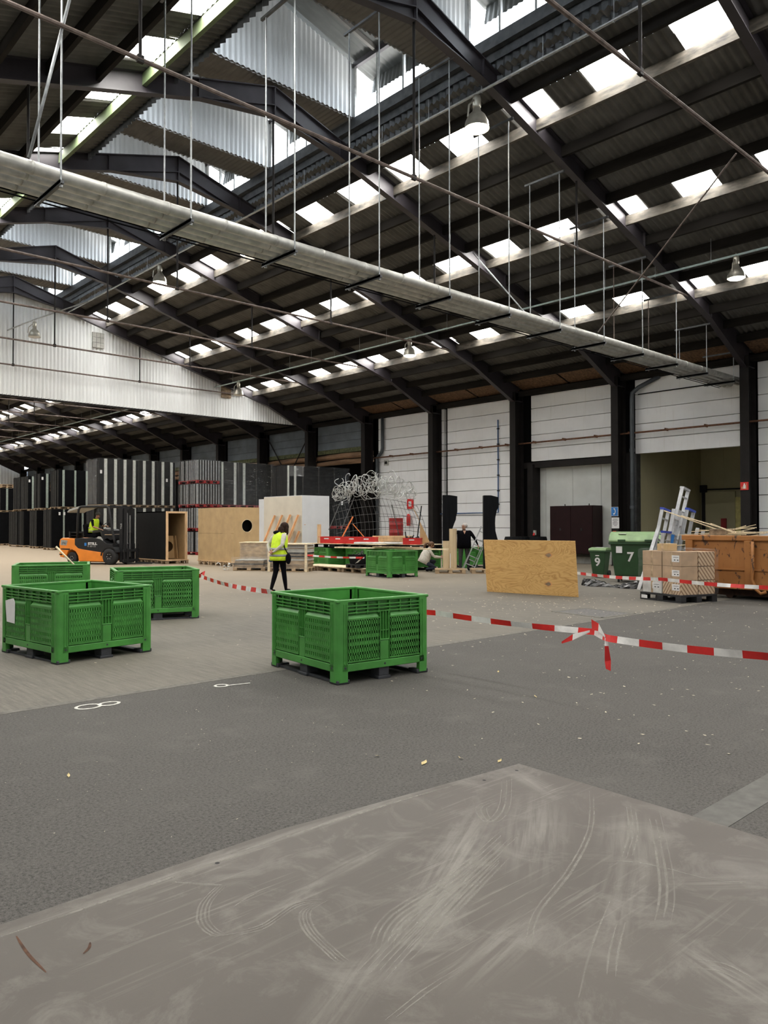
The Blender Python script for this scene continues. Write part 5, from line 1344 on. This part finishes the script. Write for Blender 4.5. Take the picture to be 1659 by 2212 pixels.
tag(b.obj('film_heap', 'plinth', fix=False), 'small heap of crumpled packing film by the brown crate', 'film', kind='stuff')

# ================================================================== WORK TABLES, RED CRATES, WIRE
for (x, y, a, lb) in ((18.6, 23.0, -8, 'short green pallet box under the left end of the work table'), (18.9, 21.2, -8, 'short green pallet box under the middle of the work table'), (19.75, 19.58, -8, 'short green pallet box under the right end of the work table'), (22.2, 19.4, -10, 'green pallet box behind the small ladder')):
    o = dup(gb, (x, y, 0), radians(a), lb, 'green pallet boxes'); o.scale = (1, 1, .88)
for i, (x, y) in enumerate(((18.6, 22.75), (19.0, 21.05), (19.55, 19.42))): pallet(['left', 'middle', 'right'][i]+' pallet forming the top of the work table', (x, y, .742), 80, 1.6, 1.0, 'panel_black')
for i, (x0, y0, x1, y1) in enumerate(((17.95, 21.75, 19.3, 23.5), (18.2, 19.9, 19.7, 21.7), (18.9, 18.75, 20.4, 19.85))):
    b = MB(); b.bb(x0, y0, .888, x1, y1, .908); tag(b.obj('table_board', 'timber_pale', bevel=.004), ['left', 'middle', 'right'][i]+' pale board lying on the work table', 'board', 'table boards')
def red_crate(loc, rzd, label, L=.6, D=.4, H=.22):
    t = thing('red_crate', label, 'crate', loc, radians(rzd), 'red plastic crates')
    for x0, y0, x1, y1 in ((0, 0, L, .015), (0, D-.015, L, D), (0, .015, .015, D-.015), (L-.015, .015, L, D-.015)):
        b = MB(); b.bb(x0, y0, .012, x1, y1, H-.02); b.obj('crate_wall', 'crate_red', t)
    b = MB(); b.bb(0, 0, 0, L, D, .012); b.obj('crate_floor', 'crate_red', t)
    b = MB(); b.bb(-.012, -.012, H-.025, L+.012, .015, H); b.bb(-.012, D-.015, H-.025, L+.012, D+.012, H); b.bb(-.012, .015, H-.025, .015, D-.015, H); b.bb(L-.015, .015, H-.025, L+.012, D-.015, H); b.obj('crate_rim', 'crate_red', t)
    b = MB(); b.bb(L*.35, -.004, H*.62, L*.65, .0, H*.78); b.obj('handle_slot', 'paper', t)
    return t
for i, (x, y) in enumerate(((17.98, 23.0), (18.0, 22.35), (18.15, 21.75), (18.25, 21.05))): red_crate((x, y, .91), -62, ['leftmost', 'second', 'third', 'rightmost'][i]+' red crate of the row on the left work table', .62, .42, .25)
t = red_crate((18.75, 19.25, .91), -55, 'red crate full of tools at the right end of the work table', .62, .42, .23)
for (a, c, m, n) in (((.45, .2, .05), (.62, .25, 1.35), 'fork_dark', 'long_bar'), ((.1, .2, .05), (.05, .2, .45), 'fork_dark', 'tool_handle'), ((.25, .15, .1), (.35, .2, .33), 'fork_dark', 'tool_handle')):
    b = MB(); b.tube([a, c], .022, 6); b.obj(n, m, t)
b = MB(); rr = random.Random(4)
for i in range(14): b.ball((rr.uniform(.08, .54), rr.uniform(.07, .35), .2+rr.uniform(0, .06)), rr.uniform(.02, .045), 5)
b.obj('loose_tools', 'fork_dark', t)
t = thing('strap_stand', 'orange and black props leaning together on the left work table', 'props', (18.78, 22.3, .909))
b = MB(); b.bar((-.10, .35, 0), (.25, -.05, 1.0), .045, .045); b.obj('orange_prop', 'strap_orange', t); b = MB(); b.bar((.25, -.05, .72), (.50, -.42, .22), .025, .025); b.obj('orange_strap', 'strap_orange', t)
b = MB(); b.bb(17.98, 22.95, .911, 18.05, 23.1, 1.62); tag(b.obj('timber_post', 'timber'), 'short timber post standing behind the white cabinet edge', 'post')
t = thing('foam_board', 'long white pointed foam board lying on the work table', 'board', (0, 0, 0)); b = MB(); b.prism([(17.95, 20.95), (18.25, 20.5), (19.0, 19.3), (19.15, 19.4), (18.6, 20.6), (18.2, 21.0)], .91, .985, 'Z'); b.obj('board', 'white_plastic', t, bevel=.02)
t = thing('timber_bundle', 'bundle of orange timber beams on the work table', 'timber', (0, 0, 0))
for i in range(4):
    b = MB(); b.bar((19.35, 21.55-.02*i, 1.0+.055*i), (20.35, 20.45-.02*i, 1.0+.055*i), .12, .05); b.obj('beam', 'timber', t)
for k in (.25, .75): b = MB(); b.bar((19.35+k, 21.5-1.1*k, .91), (19.35+k, 21.5-1.1*k, .975), .1, .1); b.obj('bearer', 'timber_orange', t)
# curved plywood fin
t = thing('plywood_fin', 'tall curved plywood fin tapering to a point', 'fin', (19.6, 19.05, .91), radians(-48))
po = [(-.42, 1.32), (-.28, 1.12), (-.10, .72), (.08, .34), (.24, 0), (-.16, 0), (-.14, .3), (-.14, .62), (-.20, .92), (-.32, 1.18)]
b = MB(); b.prism(po, -.02, .02, 'Y'); b.obj('fin_board', 'mdf', t); b = MB(); b.prism([(-.40, 1.28), (-.28, 1.14), (-.27, 1.12), (-.41, 1.32)], -.022, .022, 'Y'); b.obj('fin_tip', 'timber_pale', t)
b = MB(); b.lathe([(.001, 0), (.10, 0), (.12, .22), (.125, .23), (.11, .22), (.09, .02), (.001, .02)], 16, Matrix.Translation((19.2, 18.95, .91))); tag(b.obj('white_bucket', 'white_plastic', smooth=True), 'small white bucket beside the plywood fin', 'bucket')
# tangled wire and curved mesh
b = MB(); rw = random.Random(9)
for i in range(105):
    u = rw.random(); cx, cy, cz = 19.45+2.35*u, 23.9-2.2*u, 2.88+.28*sin(u*pi)+rw.gauss(0, .14); r = rw.uniform(.12, .42)*(.6+.5*sin(u*pi)); N = 20
    ax = Vector((rw.gauss(0, 1), rw.gauss(0, 1), rw.gauss(0, .6))).normalized(); a1 = ax.orthogonal().normalized(); a2 = ax.cross(a1); ph = rw.random()*6
    arc = rw.uniform(3.5, 6.28)
    b.tube([Vector((cx, cy, cz))+(a1*cos(ph+arc*k/N)+a2*sin(ph+arc*k/N))*r*(1+.12*sin(3*k/N*arc+ph)) for k in range(N+1)], .010, 4, cap=False)
tag(b.obj('wire_tangle', 'wire', fix=False), 'tangle of silvery wire loops on top of the curved mesh', 'wire', kind='stuff')
t = thing('wire_mesh', 'curved dark wire mesh cage carrying the wire tangle', 'mesh', (0, 0, 0))
b = MB()
def mp(u, v): return Vector((19.45+2.45*u+.25*sin(v*pi)*(.3+u), 24.0-2.3*u-.2*sin(v*pi), .05+2.65*v*(1-.12*(2*u-1)**2)))
for i in range(23): b.tube([mp(i/22, k/10) for k in range(11)], .008, 4, cap=False)
for j in range(9): b.tube([mp(k/12, .06+j*.115) for k in range(13)], .008, 4, cap=False)
o = b.obj('mesh_bars', 'rebar', t, fix=False); o['kind'] = 'stuff'
for a, c in (((19.1, 23.8, 1.4), (19.65, 23.6, 2.7)), ((19.5, 23.5, 1.4), (20.0, 23.3, 2.7)), ((21.4, 22.1, .9), (21.1, 22.3, 2.4))):
    b = MB(); b.tube([a, c], .018, 5); b.obj('mesh_post', 'rebar', t)
t = thing('red_drum', 'dark red steel drum behind the curved wire mesh', 'drum', (22.35, 23.35, .0)); b = MB(); b.lathe([(.001, 1.0), (.29, 1.0), (.30, 1.02), (.30, 1.25), (.315, 1.27), (.30, 1.29), (.30, 1.58), (.315, 1.6), (.30, 1.62), (.30, 1.86), (.31, 1.88), (.28, 1.87), (.001, 1.86)], 22); b.obj('drum_shell', 'drum_red', t, smooth=True)
b = MB(); b.bb(-.45, -.45, .86, .45, .45, .99); b.obj('drum_pallet', 'pallet_old', t); b = MB(); b.bb(-.42, -.42, 0, .42, .42, .86); b.obj('drum_base', 'panel_black', t)
t = thing('fire_extinguisher', 'red fire extinguisher sign and bottle on the white wall above the drum', 'extinguisher', (27.40, 27.6, 2.1))
b = MB(); b.lathe([(.001, -.35), (.1, -.35), (.1, .15), (.05, .24), (.001, .25)], 14, Matrix.Translation((-.12, 0, -.2))); b.obj('bottle', 'red_sign', t, smooth=True); b = MB(); b.bb(-.01, -.22, .3, .03, .22, .8); b.obj('sign_plate', 'red_sign', t); b = MB(); b.bb(-.016, -.1, .42, -.01, .1, .68); b.obj('sign_symbol', 'paper', t)
# long plank over the near green box, platform of pallets, black tub
t = thing('long_plank', 'long pale plank lying across the rear green box', 'plank', (0, 0, 0)); b = MB(); b.bar((15.98, 19.55, .865), (16.95, 15.50, .865), .14, .04); b.obj('board', 'timber_pale', t, bevel=.004)
b = MB(); b.bar((16.25, 18.0, .905), (16.75, 16.4, .905), .18, .03); tag(b.obj('short_plank', 'pallet_wood'), 'shorter board lying on the long pale plank', 'plank')
for i in range(3): pallet(['nearest', 'middle', 'farthest'][i]+' platform pallet on the floor left of the rear green box', (17.25-.04*i, 19.55+1.18*i, 0), 88, 1.15, 1.1, 'pallet_old')
b = MB(); b.prism([(16.72, 18.95), (17.75, 18.95), (17.65, 22.5), (16.62, 22.5)], .146, .166, 'Z'); tag(b.obj('platform_board', 'timber_pale'), 'pale board covering the low platform of pallets', 'board')
t = thing('black_tub', 'black plastic tub of scrap wire on a small black pallet', 'tub', (16.95, 19.45, .168), radians(-8)); pallet_part(t, -.35, .35, -.35, .35, 0, 'pallet_black', .12)
b = MB(); b.add([(-.24, -.24, .12), (.24, -.24, .12), (.24, .24, .12), (-.24, .24, .12), (-.3, -.3, .44), (.3, -.3, .44), (.3, .3, .44), (-.3, .3, .44)], [(0, 1, 2, 3), (0, 1, 5, 4), (1, 2, 6, 5), (2, 3, 7, 6), (3, 0, 4, 7)]); b.obj('tub_shell', 'panel_charcoal', t, fix=False)
b = MB(); rr = random.Random(6)
for i in range(10): b.tube([(rr.uniform(-.2, .2), rr.uniform(-.2, .2), .40), (rr.uniform(-.2, .2), rr.uniform(-.2, .2), .52+rr.random()*.06), (rr.uniform(-.25, .25), rr.uniform(-.2, .2), .42)], .008, 4)
b.obj('scrap_wire', 'rebar', t)

# ================================================================== TOTEMS
pallet('new pallet under the half-painted totem', (18.98, 17.25, 0), -45, .98, .85)
t = thing('totem', 'tall totem with a raw birch base and black painted top', 'totem', (19.18, 17.42, .146), radians(-45))
b = MB(); b.bb(-.24, -.18, 0, -.04, .25, .92); b.obj('birch_board', 'birch', t); b = MB(); b.prism([(-.04, -.20), (.06, -.22), (.17, -.16), (.22, -.04), (.22, .25), (-.04, .25)], 0, 1.32, 'Z'); b.obj('birch_core', 'birch', t, smooth=False)
b = MB(); b.bb(-.25, -.19, .92, -.03, .26, 2.44); b.obj('black_cladding', 'black_totem', t)
b = MB(); b.prism([(-.03, 1.10), (.02, 1.2), (.08, 1.36), (.13, 1.5), (.18, 1.62), (.19, 1.72), (.21, 1.8), (.23, 1.88), (.23, 2.40), (-.03, 2.44)], -.20, .26, 'Y'); b.obj('black_cladding', 'black_totem', t)
b = MB(); b.bb(-.02, -.235, .02, .0, -.215, .5); b.obj('edge_batten', 'paper', t)
pallet('new pallet under the plain black totem', (19.80, 16.45, 0), -45, .9, .85)
t = thing('totem', 'tall all-black totem with a concave right edge', 'totem', (20.02, 16.35, .146), radians(-45))
b = MB(); b.bb(-.26, -.2, 0, -.02, .2, 2.42); b.obj('front_board', 'black_totem', t)
b = MB(); b.prism([(-.02, 0), (.20, 0), (.20, .95), (.17, 1.05), (.12, 1.25), (.11, 1.5), (.12, 1.7), (.17, 1.92), (.22, 2.02), (.22, 2.36), (-.02, 2.42)], -.2, .2, 'Y'); b.obj('curved_board', 'black_totem', t)
# small aluminium ladder beside the standing person
def ladder(label, foot, top_, width, steps, m='alu', depth=.07, wd=None, cap=None, name='ladder', group='aluminium ladders', rear=None):
    foot, top_ = Vector(foot), Vector(top_); ax = (top_-foot); L = ax.length; ax.normalize()
    wd = Vector(wd or rt); wd = (wd-ax*wd.dot(ax)).normalized()
    t = thing(name, label, 'ladder', foot, 0, group); o = Vector((0, 0, 0)); nn = ax.cross(wd)
    for s in (-1, 1): b = MB(); b.bar(o+wd*s*width/2, o+wd*s*width/2+ax*L, .028, depth, 0, nn); b.obj('stile', m, t, bevel=.003)
    for i in range(steps):
        p = o+ax*(L*(i+.7)/(steps+.3)); b = MB(); b.bar(p-wd*width/2, p+wd*width/2, .07, .025, 0, ax); b.obj('step', m, t)
    if cap: b = MB(); b.bar(o+ax*L-wd*(width/2+.02), o+ax*L+wd*(width/2+.02), .05, depth+.02, 0, nn); b.obj('top_cap', cap, t)
    if rear:
        off_ = Vector(rear)
        for s in (-1, 1): b = MB(); b.bar(o+off_+wd*s*width/2.3, o+wd*s*width/2.3+ax*L*.97, .022, depth*.7, 0, nn); b.obj('rear_stile', m, t)
        for k in (.25, .6): p = o+off_.lerp(Vector((0, 0, 0)), k)+ax*(L*k*.97); b = MB(); b.bar(p-wd*width/2.3, p+wd*width/2.3, .03, .03, 0, ax); b.obj('rear_brace', m, t)
    return t
ladder('small aluminium ladder held by the standing person', (20.05, 17.4, .02), (20.62, 17.08, 1.48), .34, 5, 'alu', .08, (.733, -.68, 0), None, rear=(.25, .3, 0))
# black pieces on a bench behind the plywood sheet
t = thing('black_bench', 'black bench with dark round pieces behind the plywood sheet', 'bench', (23.95, 17.85, 0), radians(-45))
b = MB(); b.bb(-1.0, -.5, .82, 1.1, .5, .92); b.obj('bench_top', 'panel_charcoal', t)
for x in (-.9, .95): b = MB(); b.bb(x-.05, -.45, 0, x+.05, .45, .82); b.obj('bench_leg', 'panel_black', t)
for x, r, z in ((-.35, .48, .92), (.38, .40, .92)):
    b = MB(); b.lathe([(r*.55, 0), (r, 0), (r*1.02, .12), (r*.95, .22), (r*.6, .22), (r*.55, .1)], 24, Matrix.Translation((x, 0, z))); b.obj('black_ring', 'panel_black', t, smooth=False)
# ================================================================== RIGHT SIDE
# plywood sheet leaning on a hidden prop
t = thing('plywood_sheet', 'large knotty plywood sheet standing on edge in front of the totems', 'plywood', (14.36, 11.86, 0), atan2(-2.27, .33))
M = Matrix.Rotation(radians(7), 4, 'X')
b = MB(); b.bb(0, 0, 0, 2.33, .018, 1.25, 0, M); b.obj('sheet', 'plywood', t, bevel=.002)
for kx, kz in ((1.67, .92), (1.62, .26)):
    for r, m in ((1.0, 'timber_orange'), (.68, 'pallet_old')):
        b = MB(); q = [(kx+x*r, kz+z*r) for x, z in ((-.10, 0), (-.05, .035), (.02, .065), (.06, .05), (.105, .0), (.06, -.045), (0, -.065), (-.05, -.04))]
        b.prism(q, -.0012-.0012*(r < 1), .001, 'Y'); b.v = [tuple(M @ Vector(v)) for v in b.v]; b.obj('knot', m, t)
for x in (.4, 1.9): b = MB(); b.bar((x, .55, .02), (x, -.08*0+.125, .95), .05, .05); b.obj('prop', 'timber', t)
b = MB(); b.bar((.4, .5, .05), (1.9, .5, .05), .05, .05); b.obj('prop_rail', 'timber', t)

# maroon cabinet
t = thing('metal_cabinet', 'dark maroon double-door metal cabinet against the light sliding door', 'cabinet', (27.05, 16.9, .40))
b = MB(); b.bb(0, 0, 0, .72, 2.04, 1.97); b.obj('body', 'cab_maroon', t, bevel=.01)
for y in (.02, 1.03): b = MB(); b.bb(-.02, y, .02, 0, y+.99, 1.95); d = b.obj('door', 'cab_maroon', t, bevel=.006); b = MB(); b.bb(-.035, (y+.49)-.04, .95, -.02, y+.49+.04, 1.05); b.obj('door_lock', 'fork_dark', d)
for y in (.1, 1.9): b = MB(); b.bb(.1, y-.05, -.40, .6, y+.05, 0); b.obj('foot', 'plinth', t)
for y in (.35, 1.5): b = MB(); b.tube([(.3, y, 1.97), (.3, y, 2.05)], .02, 6); b.obj('lifting_eye', 'cab_maroon', t)
t = thing('power_socket', 'red and grey power socket with a black cable on the door frame', 'socket', (27.40, 19.95, 1.25)); b = MB(); b.bb(-.08, -.06, -.1, 0, .06, .1); b.obj('socket_box', 'plinth', t); b = MB(); b.tube([(-.12, 0, -.12), (-.06, 0, -.02)], .045, 10); b.obj('socket_plug', 'red_sign', t); b = MB(); b.tube([(-.1, 0, -.12), (-.1, -.06, -.5), (-.08, -.15, -.85), (-.08, -.2, -1.2)], .015, 6); b.obj('cable', 'cloth_black', t)

# wheeled bins
def number(s, size, t, loc, n=(-1, 0, 0)): text(s, size, 'paper', t, face_to(n, loc=loc), 'painted_number', .003, .008)
t = thing('wheelie_bin', 'small green wheelie bin numbered 9', 'bin', (20.62, 12.64, 0), radians(14))
b = MB(); b.add([(-.20, -.17, .06), (.20, -.17, .06), (.20, .17, .06), (-.20, .17, .06), (-.27, -.24, .80), (.27, -.24, .80), (.27, .24, .80), (-.27, .24, .80)], [(0, 3, 2, 1), (0, 1, 5, 4), (1, 2, 6, 5), (2, 3, 7, 6), (3, 0, 4, 7), (4, 5, 6, 7)]); b.obj('bin_body', 'bin_green', t, bevel=.02)
b = MB(); b.bb(-.29, -.26, .77, .29, .26, .82); b.obj('bin_rim', 'bin_green', t, bevel=.01)
b = MB(); b.prism([(-.30, .82), (-.27, .88), (0, .91), (.27, .88), (.32, .82)], -.265, .265, 'Y'); b.obj('lid', 'bin_lid', t, bevel=.012)
b = MB(); b.bb(-.1, -.12, .905, .1, .12, .912); b.obj('lid_sticker', 'paper', t)
for s in (-1, 1): b = MB(); b.lathe([(.001, -.03), (.1, -.03), (.11, 0), (.1, .03), (.001, .03)], 16, Matrix.Translation((.24, s*.2, .11)) @ Matrix.Rotation(pi/2, 4, 'X')); b.obj('wheel', 'rubber', t)
b = MB(); b.bar((.34, -.22, .84), (.34, .22, .84), .035, .035); b.obj('handle', 'bin_green', t)
number('9', .34, t, (-.248, 0, .47), (-1, 0, -.095))
b = MB(); b.bb(-.262, -.05, .655, -.255, .06, .685); b.obj('logo', 'paper', t)
t = thing('waste_container', 'large green waste container numbered 7 with a pale domed lid', 'bin', (19.75, 10.95, 0), radians(24))
b = MB(); b.add([(-.40, -.55, .18), (.40, -.55, .18), (.40, .55, .18), (-.40, .55, .18), (-.5, -.66, 1.08), (.5, -.66, 1.08), (.5, .66, 1.08), (-.5, .66, 1.08)], [(0, 3, 2, 1), (0, 1, 5, 4), (1, 2, 6, 5), (2, 3, 7, 6), (3, 0, 4, 7), (4, 5, 6, 7)]); b.obj('bin_body', 'bin_green', t, bevel=.03)
b = MB(); b.bb(-.54, -.70, 1.05, .54, .70, 1.12); b.obj('bin_rim', 'bin_green', t, bevel=.015)
b = MB(); b.prism([(-.56, 1.12), (-.54, 1.17), (-.40, 1.29), (-.2, 1.37), (.1, 1.40), (.42, 1.36), (.56, 1.12)], -.70, .70, 'Y'); b.obj('lid', 'bin_lid', t, bevel=.03)
b = MB(); b.bb(-.57, -.45, 1.13, -.50, -.25, 1.19); b.bb(-.57, .25, 1.13, -.50, .45, 1.19); b.obj('lid_handle', 'bin_green', t, bevel=.008)
b = MB(); b.bb(-.36, .25, 1.335, -.2, .45, 1.345); b.obj('lid_sticker', 'paper', t)
for x in (-.35, .35):
    for y in (-.45, .45): b = MB(); b.lathe([(.001, -.025), (.08, -.025), (.09, 0), (.08, .025), (.001, .025)], 14, Matrix.Translation((x, y, .09)) @ Matrix.Rotation(pi/2, 4, 'X')); b.bb(x-.03, y-.05, .1, x+.03, y+.05, .2); b.obj('caster', 'rubber', t)
number('7', .36, t, (-.470, .13, .70), (-1, 0, -.111))
b = MB(); b.bb(-.512, .34, .82, -.485, .50, 1.0); b.obj('paper_label', 'paper', t)
# black bag
b = MB(); rr = random.Random(12); n, m_ = 26, 9; vs = []
for i in range(n+1):
    u = i/n
    for j in range(m_+1):
        a = pi*j/m_; w_ = (.22+.1*sin(u*9))*sin(pi*min(1, max(.04, u)))**.4; h = .10+.06*sin(u*7+1)+rr.uniform(-.035, .05)
        vs.append((17.72+.02*u-w_*cos(a)*1.2+rr.uniform(-.02, .02), 11.35-1.65*u+rr.uniform(-.02, .02), max(.003, h*sin(a))))
b.add(vs, [(i*(m_+1)+j, (i+1)*(m_+1)+j, (i+1)*(m_+1)+j+1, i*(m_+1)+j+1) for i in range(n) for j in range(m_)]); o = b.obj('rubbish_bag', 'bag_black', smooth=False, fix=False); tag(o, 'crumpled black plastic bag on the floor in front of the bins', 'bag')

# ladders leaning in a group behind the cartons
wv = (.97, .0, 0)
ladder('pale aluminium ladder at the left of the group, reaching the floor', (16.86, 9.22, .02), (17.28, 8.95, 1.44), .36, 4, 'alu_bright', .085, wv)
ladder('aluminium ladder section with a blue-edged top, second in the group', (17.02, 9.12, .02), (17.36, 8.88, 1.95), .32, 5, 'alu', .085, wv, 'blue_plastic')
ladder('short aluminium ladder with a blue plastic top step', (17.00, 8.80, .02), (17.08, 8.72, 1.42), .30, 4, 'alu', .085, wv, 'blue_plastic')
ladder('tallest aluminium ladder standing in the middle of the group', (17.40, 9.0, .02), (17.88, 8.64, 2.45), .32, 7, 'alu_bright', .085, wv, 'alu')
ladder('aluminium ladder section in front of the tallest ladder with a blue sticker', (17.25, 8.92, .02), (17.58, 8.70, 1.94), .32, 5, 'alu_bright', .085, wv)
ladder('aluminium ladder with a blue cap at the right of the group', (17.66, 8.82, .02), (18.02, 8.58, 1.94), .34, 5, 'alu', .085, wv, 'blue_plastic')
ladder('short aluminium ladder section at the far right of the group', (17.88, 8.62, .02), (18.20, 8.42, 1.48), .32, 4, 'alu', .085, wv)
b = MB(); b.bar((17.30, 8.745, .98), (17.37, 8.70, 1.36), .012, .08, 0, (.733, -.68, 0)); tag(b.obj('blue_sticker', 'blue_sign'), 'blue sticker on a ladder stile in the group', 'sticker')

# cartons on a black pallet under film
t = thing('black_pallet', 'black plastic pallet carrying the stacked cartons', 'pallet', (15.0, 7.35, 0), radians(-18))
b = MB(); b.bb(0, 0, .12, 1.0, 1.15, .16); b.obj('deck', 'pallet_black', t, bevel=.006)
for x in (.07, .5, .93):
    for y in (.08, .575, 1.07): b = MB(); b.bb(x-.07, y-.08, .03, x+.07, y+.08, .12); b.obj('foot', 'pallet_black', t, bevel=.006)
for x in (.07, .5, .93): b = MB(); b.bb(x-.07, 0, 0, x+.07, 1.15, .03); b.obj('runner', 'pallet_black', t)
b = MB(); b.bb(-.012, .93, .03, -.004, 1.1, .10); b.obj('sticker', 'paper', t)
MC = Matrix.Translation((15.0, 7.35, .162)) @ Matrix.Rotation(radians(-18), 4, 'Z')
def carton(x, y, z, dx, dy, dz, label, m='carton', lab=True, strp=False):
    t = thing('carton', label, 'carton', MC @ Vector((x, y, z)), radians(-18), 'cartons on the black pallet')
    b = MB(); b.bb(0, 0, 0, dx, dy, dz); b.obj('box', m, t, bevel=.006)
    b = MB(); b.bb(-.001, dy/2-.03, .0, dx+.001, dy/2+.03, dz+.0015); b.obj('packing_tape', 'pallet_wood', t)
    if lab: b = MB(); b.bb(-.004, dy*.08, dz*.3, -.002, dy*.48, dz*.75); l = b.obj('paper_label', 'paper', t); b = MB(); b.bb(-.006, dy*.12, dz*.4, -.005, dy*.2, dz*.47); b.bb(-.006, dy*.28, dz*.4, -.005, dy*.36, dz*.47); b.bb(-.006, dy*.12, dz*.6, -.005, dy*.4, dz*.63); b.obj('print', 'cloth_grey', l)
    return t
lv = [(0, .29, 'bottom'), (.295, .28, 'middle'), (.58, .30, 'top')]
for z, h, nm in lv:
    carton(.02, .02, z, .46, .50, h, f'front {nm} carton with a white label on the black pallet', 'carton_stripe' if nm == 'bottom' else 'carton')
    carton(.02, .55, z, .46, .54, h, f'left {nm} carton on the black pallet', 'white_plastic' if nm == 'bottom' else 'carton', nm == 'bottom')
    carton(.51, .02, z, .45, .50, h*.97, f'right {nm} striped carton on the black pallet', 'carton_stripe', False)
    carton(.51, .55, z, .45, .54, h*.9, f'rear {nm} carton on the black pallet', 'carton', False)
carton(.1, .45, .885, .26, .3, .15, 'small open carton lying on top of the carton stack', 'cardboard', False)
b = MB(); rr = random.Random(21); n = 40; H_ = .90; vs = []
per = [(i/10, 0) for i in range(10)]+[(1, i/10) for i in range(10)]+[(1-i/10, 1) for i in range(10)]+[(0, 1-i/10) for i in range(10)]
for j in range(9):
    for (u, v) in per: k = .022+rr.uniform(0, .02); vs.append(MC @ Vector((-k+(1+2*k)*u*.98, -k+(1.13+2*k)*v, .005+H_*j/8+(rr.uniform(-.01, .04) if j == 8 else 0))))
fs = [(j*n+i, j*n+(i+1) % n, (j+1)*n+(i+1) % n, (j+1)*n+i) for j in range(8) for i in range(n)]
vs.append(MC @ Vector((.5, .6, H_+.06))); fs += [(8*n+i, 8*n+(i+1) % n, len(vs)-1) for i in range(n)]
b.add(vs, fs); tag(b.obj('stretch_film', 'film', fix=False), 'clear stretch film wrapped around the cartons', 'film')

# orange skip with timber offcuts
t = thing('skip', 'rusty orange steel skip filled with timber offcuts', 'skip', (16.7, 8.1, 0))
LY = 6.0; ZT, ZB, TH = 1.32, .22, .05; WX = 2.2
def sidep(x, nm):
    b = MB(); b.prism([(0, ZT), (-.5, ZB), (-LY+.6, ZB), (-LY, ZT)], x, x+TH, 'X'); b.obj(nm, 'skip_paint', t)
sidep(0, 'side_wall'); sidep(WX, 'side_wall')
b = MB(); b.add([(TH, 0, ZT), (WX, 0, ZT), (WX, -.5, ZB), (TH, -.5, ZB), (TH, -.06, ZT), (WX, -.06, ZT), (WX, -.56, ZB), (TH, -.56, ZB)], [(0, 1, 2, 3), (4, 5, 6, 7), (0, 1, 5, 4), (2, 3, 7, 6)]); b.obj('end_wall', 'skip_paint', t)
b = MB(); b.bb(TH, -LY+.6, ZB, WX, -.5, ZB+.05); b.obj('skip_floor', 'skip_dark', t)
b = MB(); b.bb(-.06, -LY, ZT-.07, .08, .04, ZT+.04); b.obj('top_rail', 'skip_paint', t, bevel=.015); b = MB(); b.bb(.08, -.04, ZT-.07, WX, .06, ZT+.04); b.obj('top_rail', 'skip_paint', t, bevel=.015)
for y in (-.14, -1.42, -2.7, -4.0):
    zb = ZB+.0 if y < -.5 else ZT-1.0
    b = MB(); b.prism([(-.09, ZT-.07), (0.0, ZT-.07), (0.0, zb), (-.05, zb)], y-.08, y+.08, 'Y'); b.obj('side_rib', 'skip_paint', t, bevel=.01)
b = MB(); b.bb(-.03, -LY+.6, .62, 0, -.3, .65); b.obj('weld_seam', 'skip_paint', t)
for z in (.98, .62, .34): b = MB(); b.bar((-.03, -.14, z), (-.03, -.62, z), .05, .03); b.obj('ladder_rung', 'skip_paint', t)
b = MB(); b.tube([(-.09, -1.52, ZT-.08), (-.10, -1.53, .7), (-.10, -1.5, .45), (-.08, -1.58, .24), (-.10, -1.68, .16), (-.06, -1.78, .2)], .035, 8); b.obj('door_hook', 'skip_paint', t, smooth=True)
b = MB(); b.bb(.25, -LY+.5, .06, .42, -.55, ZB); b.bb(WX-.4, -LY+.5, .06, WX-.23, -.55, ZB); b.obj('runner', 'skip_dark', t)
for y in (-.9, -4.8): b = MB(); b.lathe([(.001, -.1), (.09, -.1), (.09, .1), (.001, .1)], 14, Matrix.Translation((.33, y, .09)) @ Matrix.Rotation(pi/2, 4, 'Y')); b.obj('roller', 'skip_dark', t)
b = MB(); b.bb(TH, -LY+.4, .9, WX, -.25, 1.0); b.obj('debris_bed', 'skip_dark', t)
rr = random.Random(17); names = []
for i in range(34):
    y0 = rr.uniform(7.4, 7.9) if i < 22 else rr.uniform(6.3, 7.6); x0 = 16.95+rr.uniform(0, .9); L = rr.uniform(.8, 1.5) if i < 22 else rr.uniform(.4, .9)
    a = radians(-75+rr.gauss(0, 14)); tl = radians(rr.uniform(-4, 16)); p = Vector((x0, y0, 1.14+rr.uniform(.0, .34))); d = Vector((-cos(a)*cos(tl)*.3, -sin(a)*cos(tl)*-1*.9, sin(tl))).normalized()
    q = p-d*L*.5; q2 = p+d*L*.5
    pos = ['near the left end of the skip', 'in the middle of the visible pile', 'near the right picture edge'][0 if y0 > 7.7 else (1 if y0 > 7.0 else 2)]
    b = MB(); b.bar(q, q2, rr.uniform(.018, .04), rr.uniform(.012, .025)); o = b.obj('timber_offcut', 'timber_pale'); tag(o, f'pale splintered timber offcut sticking out of the skip {pos}', 'offcut', f'timber offcuts in the skip {pos}')
for (p, q, lb) in (((17.05, 8.75, 1.92), (17.2, 7.35, 1.40), 'longest pale splinter rising to the left above the skip'), ((17.0, 8.32, 1.80), (17.1, 7.2, 1.45), 'second long pale splinter above the skip'), ((16.8, 7.55, 1.62), (16.9, 7.1, 1.42), 'short pale splinter beside the long ones')):
    b = MB(); b.bar(p, q, .035, .02); tag(b.obj('timber_offcut', 'timber_pale'), lb, 'offcut')
b = MB(); b.bb(16.95, 7.30, 1.04, 17.5, 7.65, 1.50); tag(b.obj('wood_block', 'pallet_old', bevel=.01), 'dark timber block inside the left end of the skip', 'block')
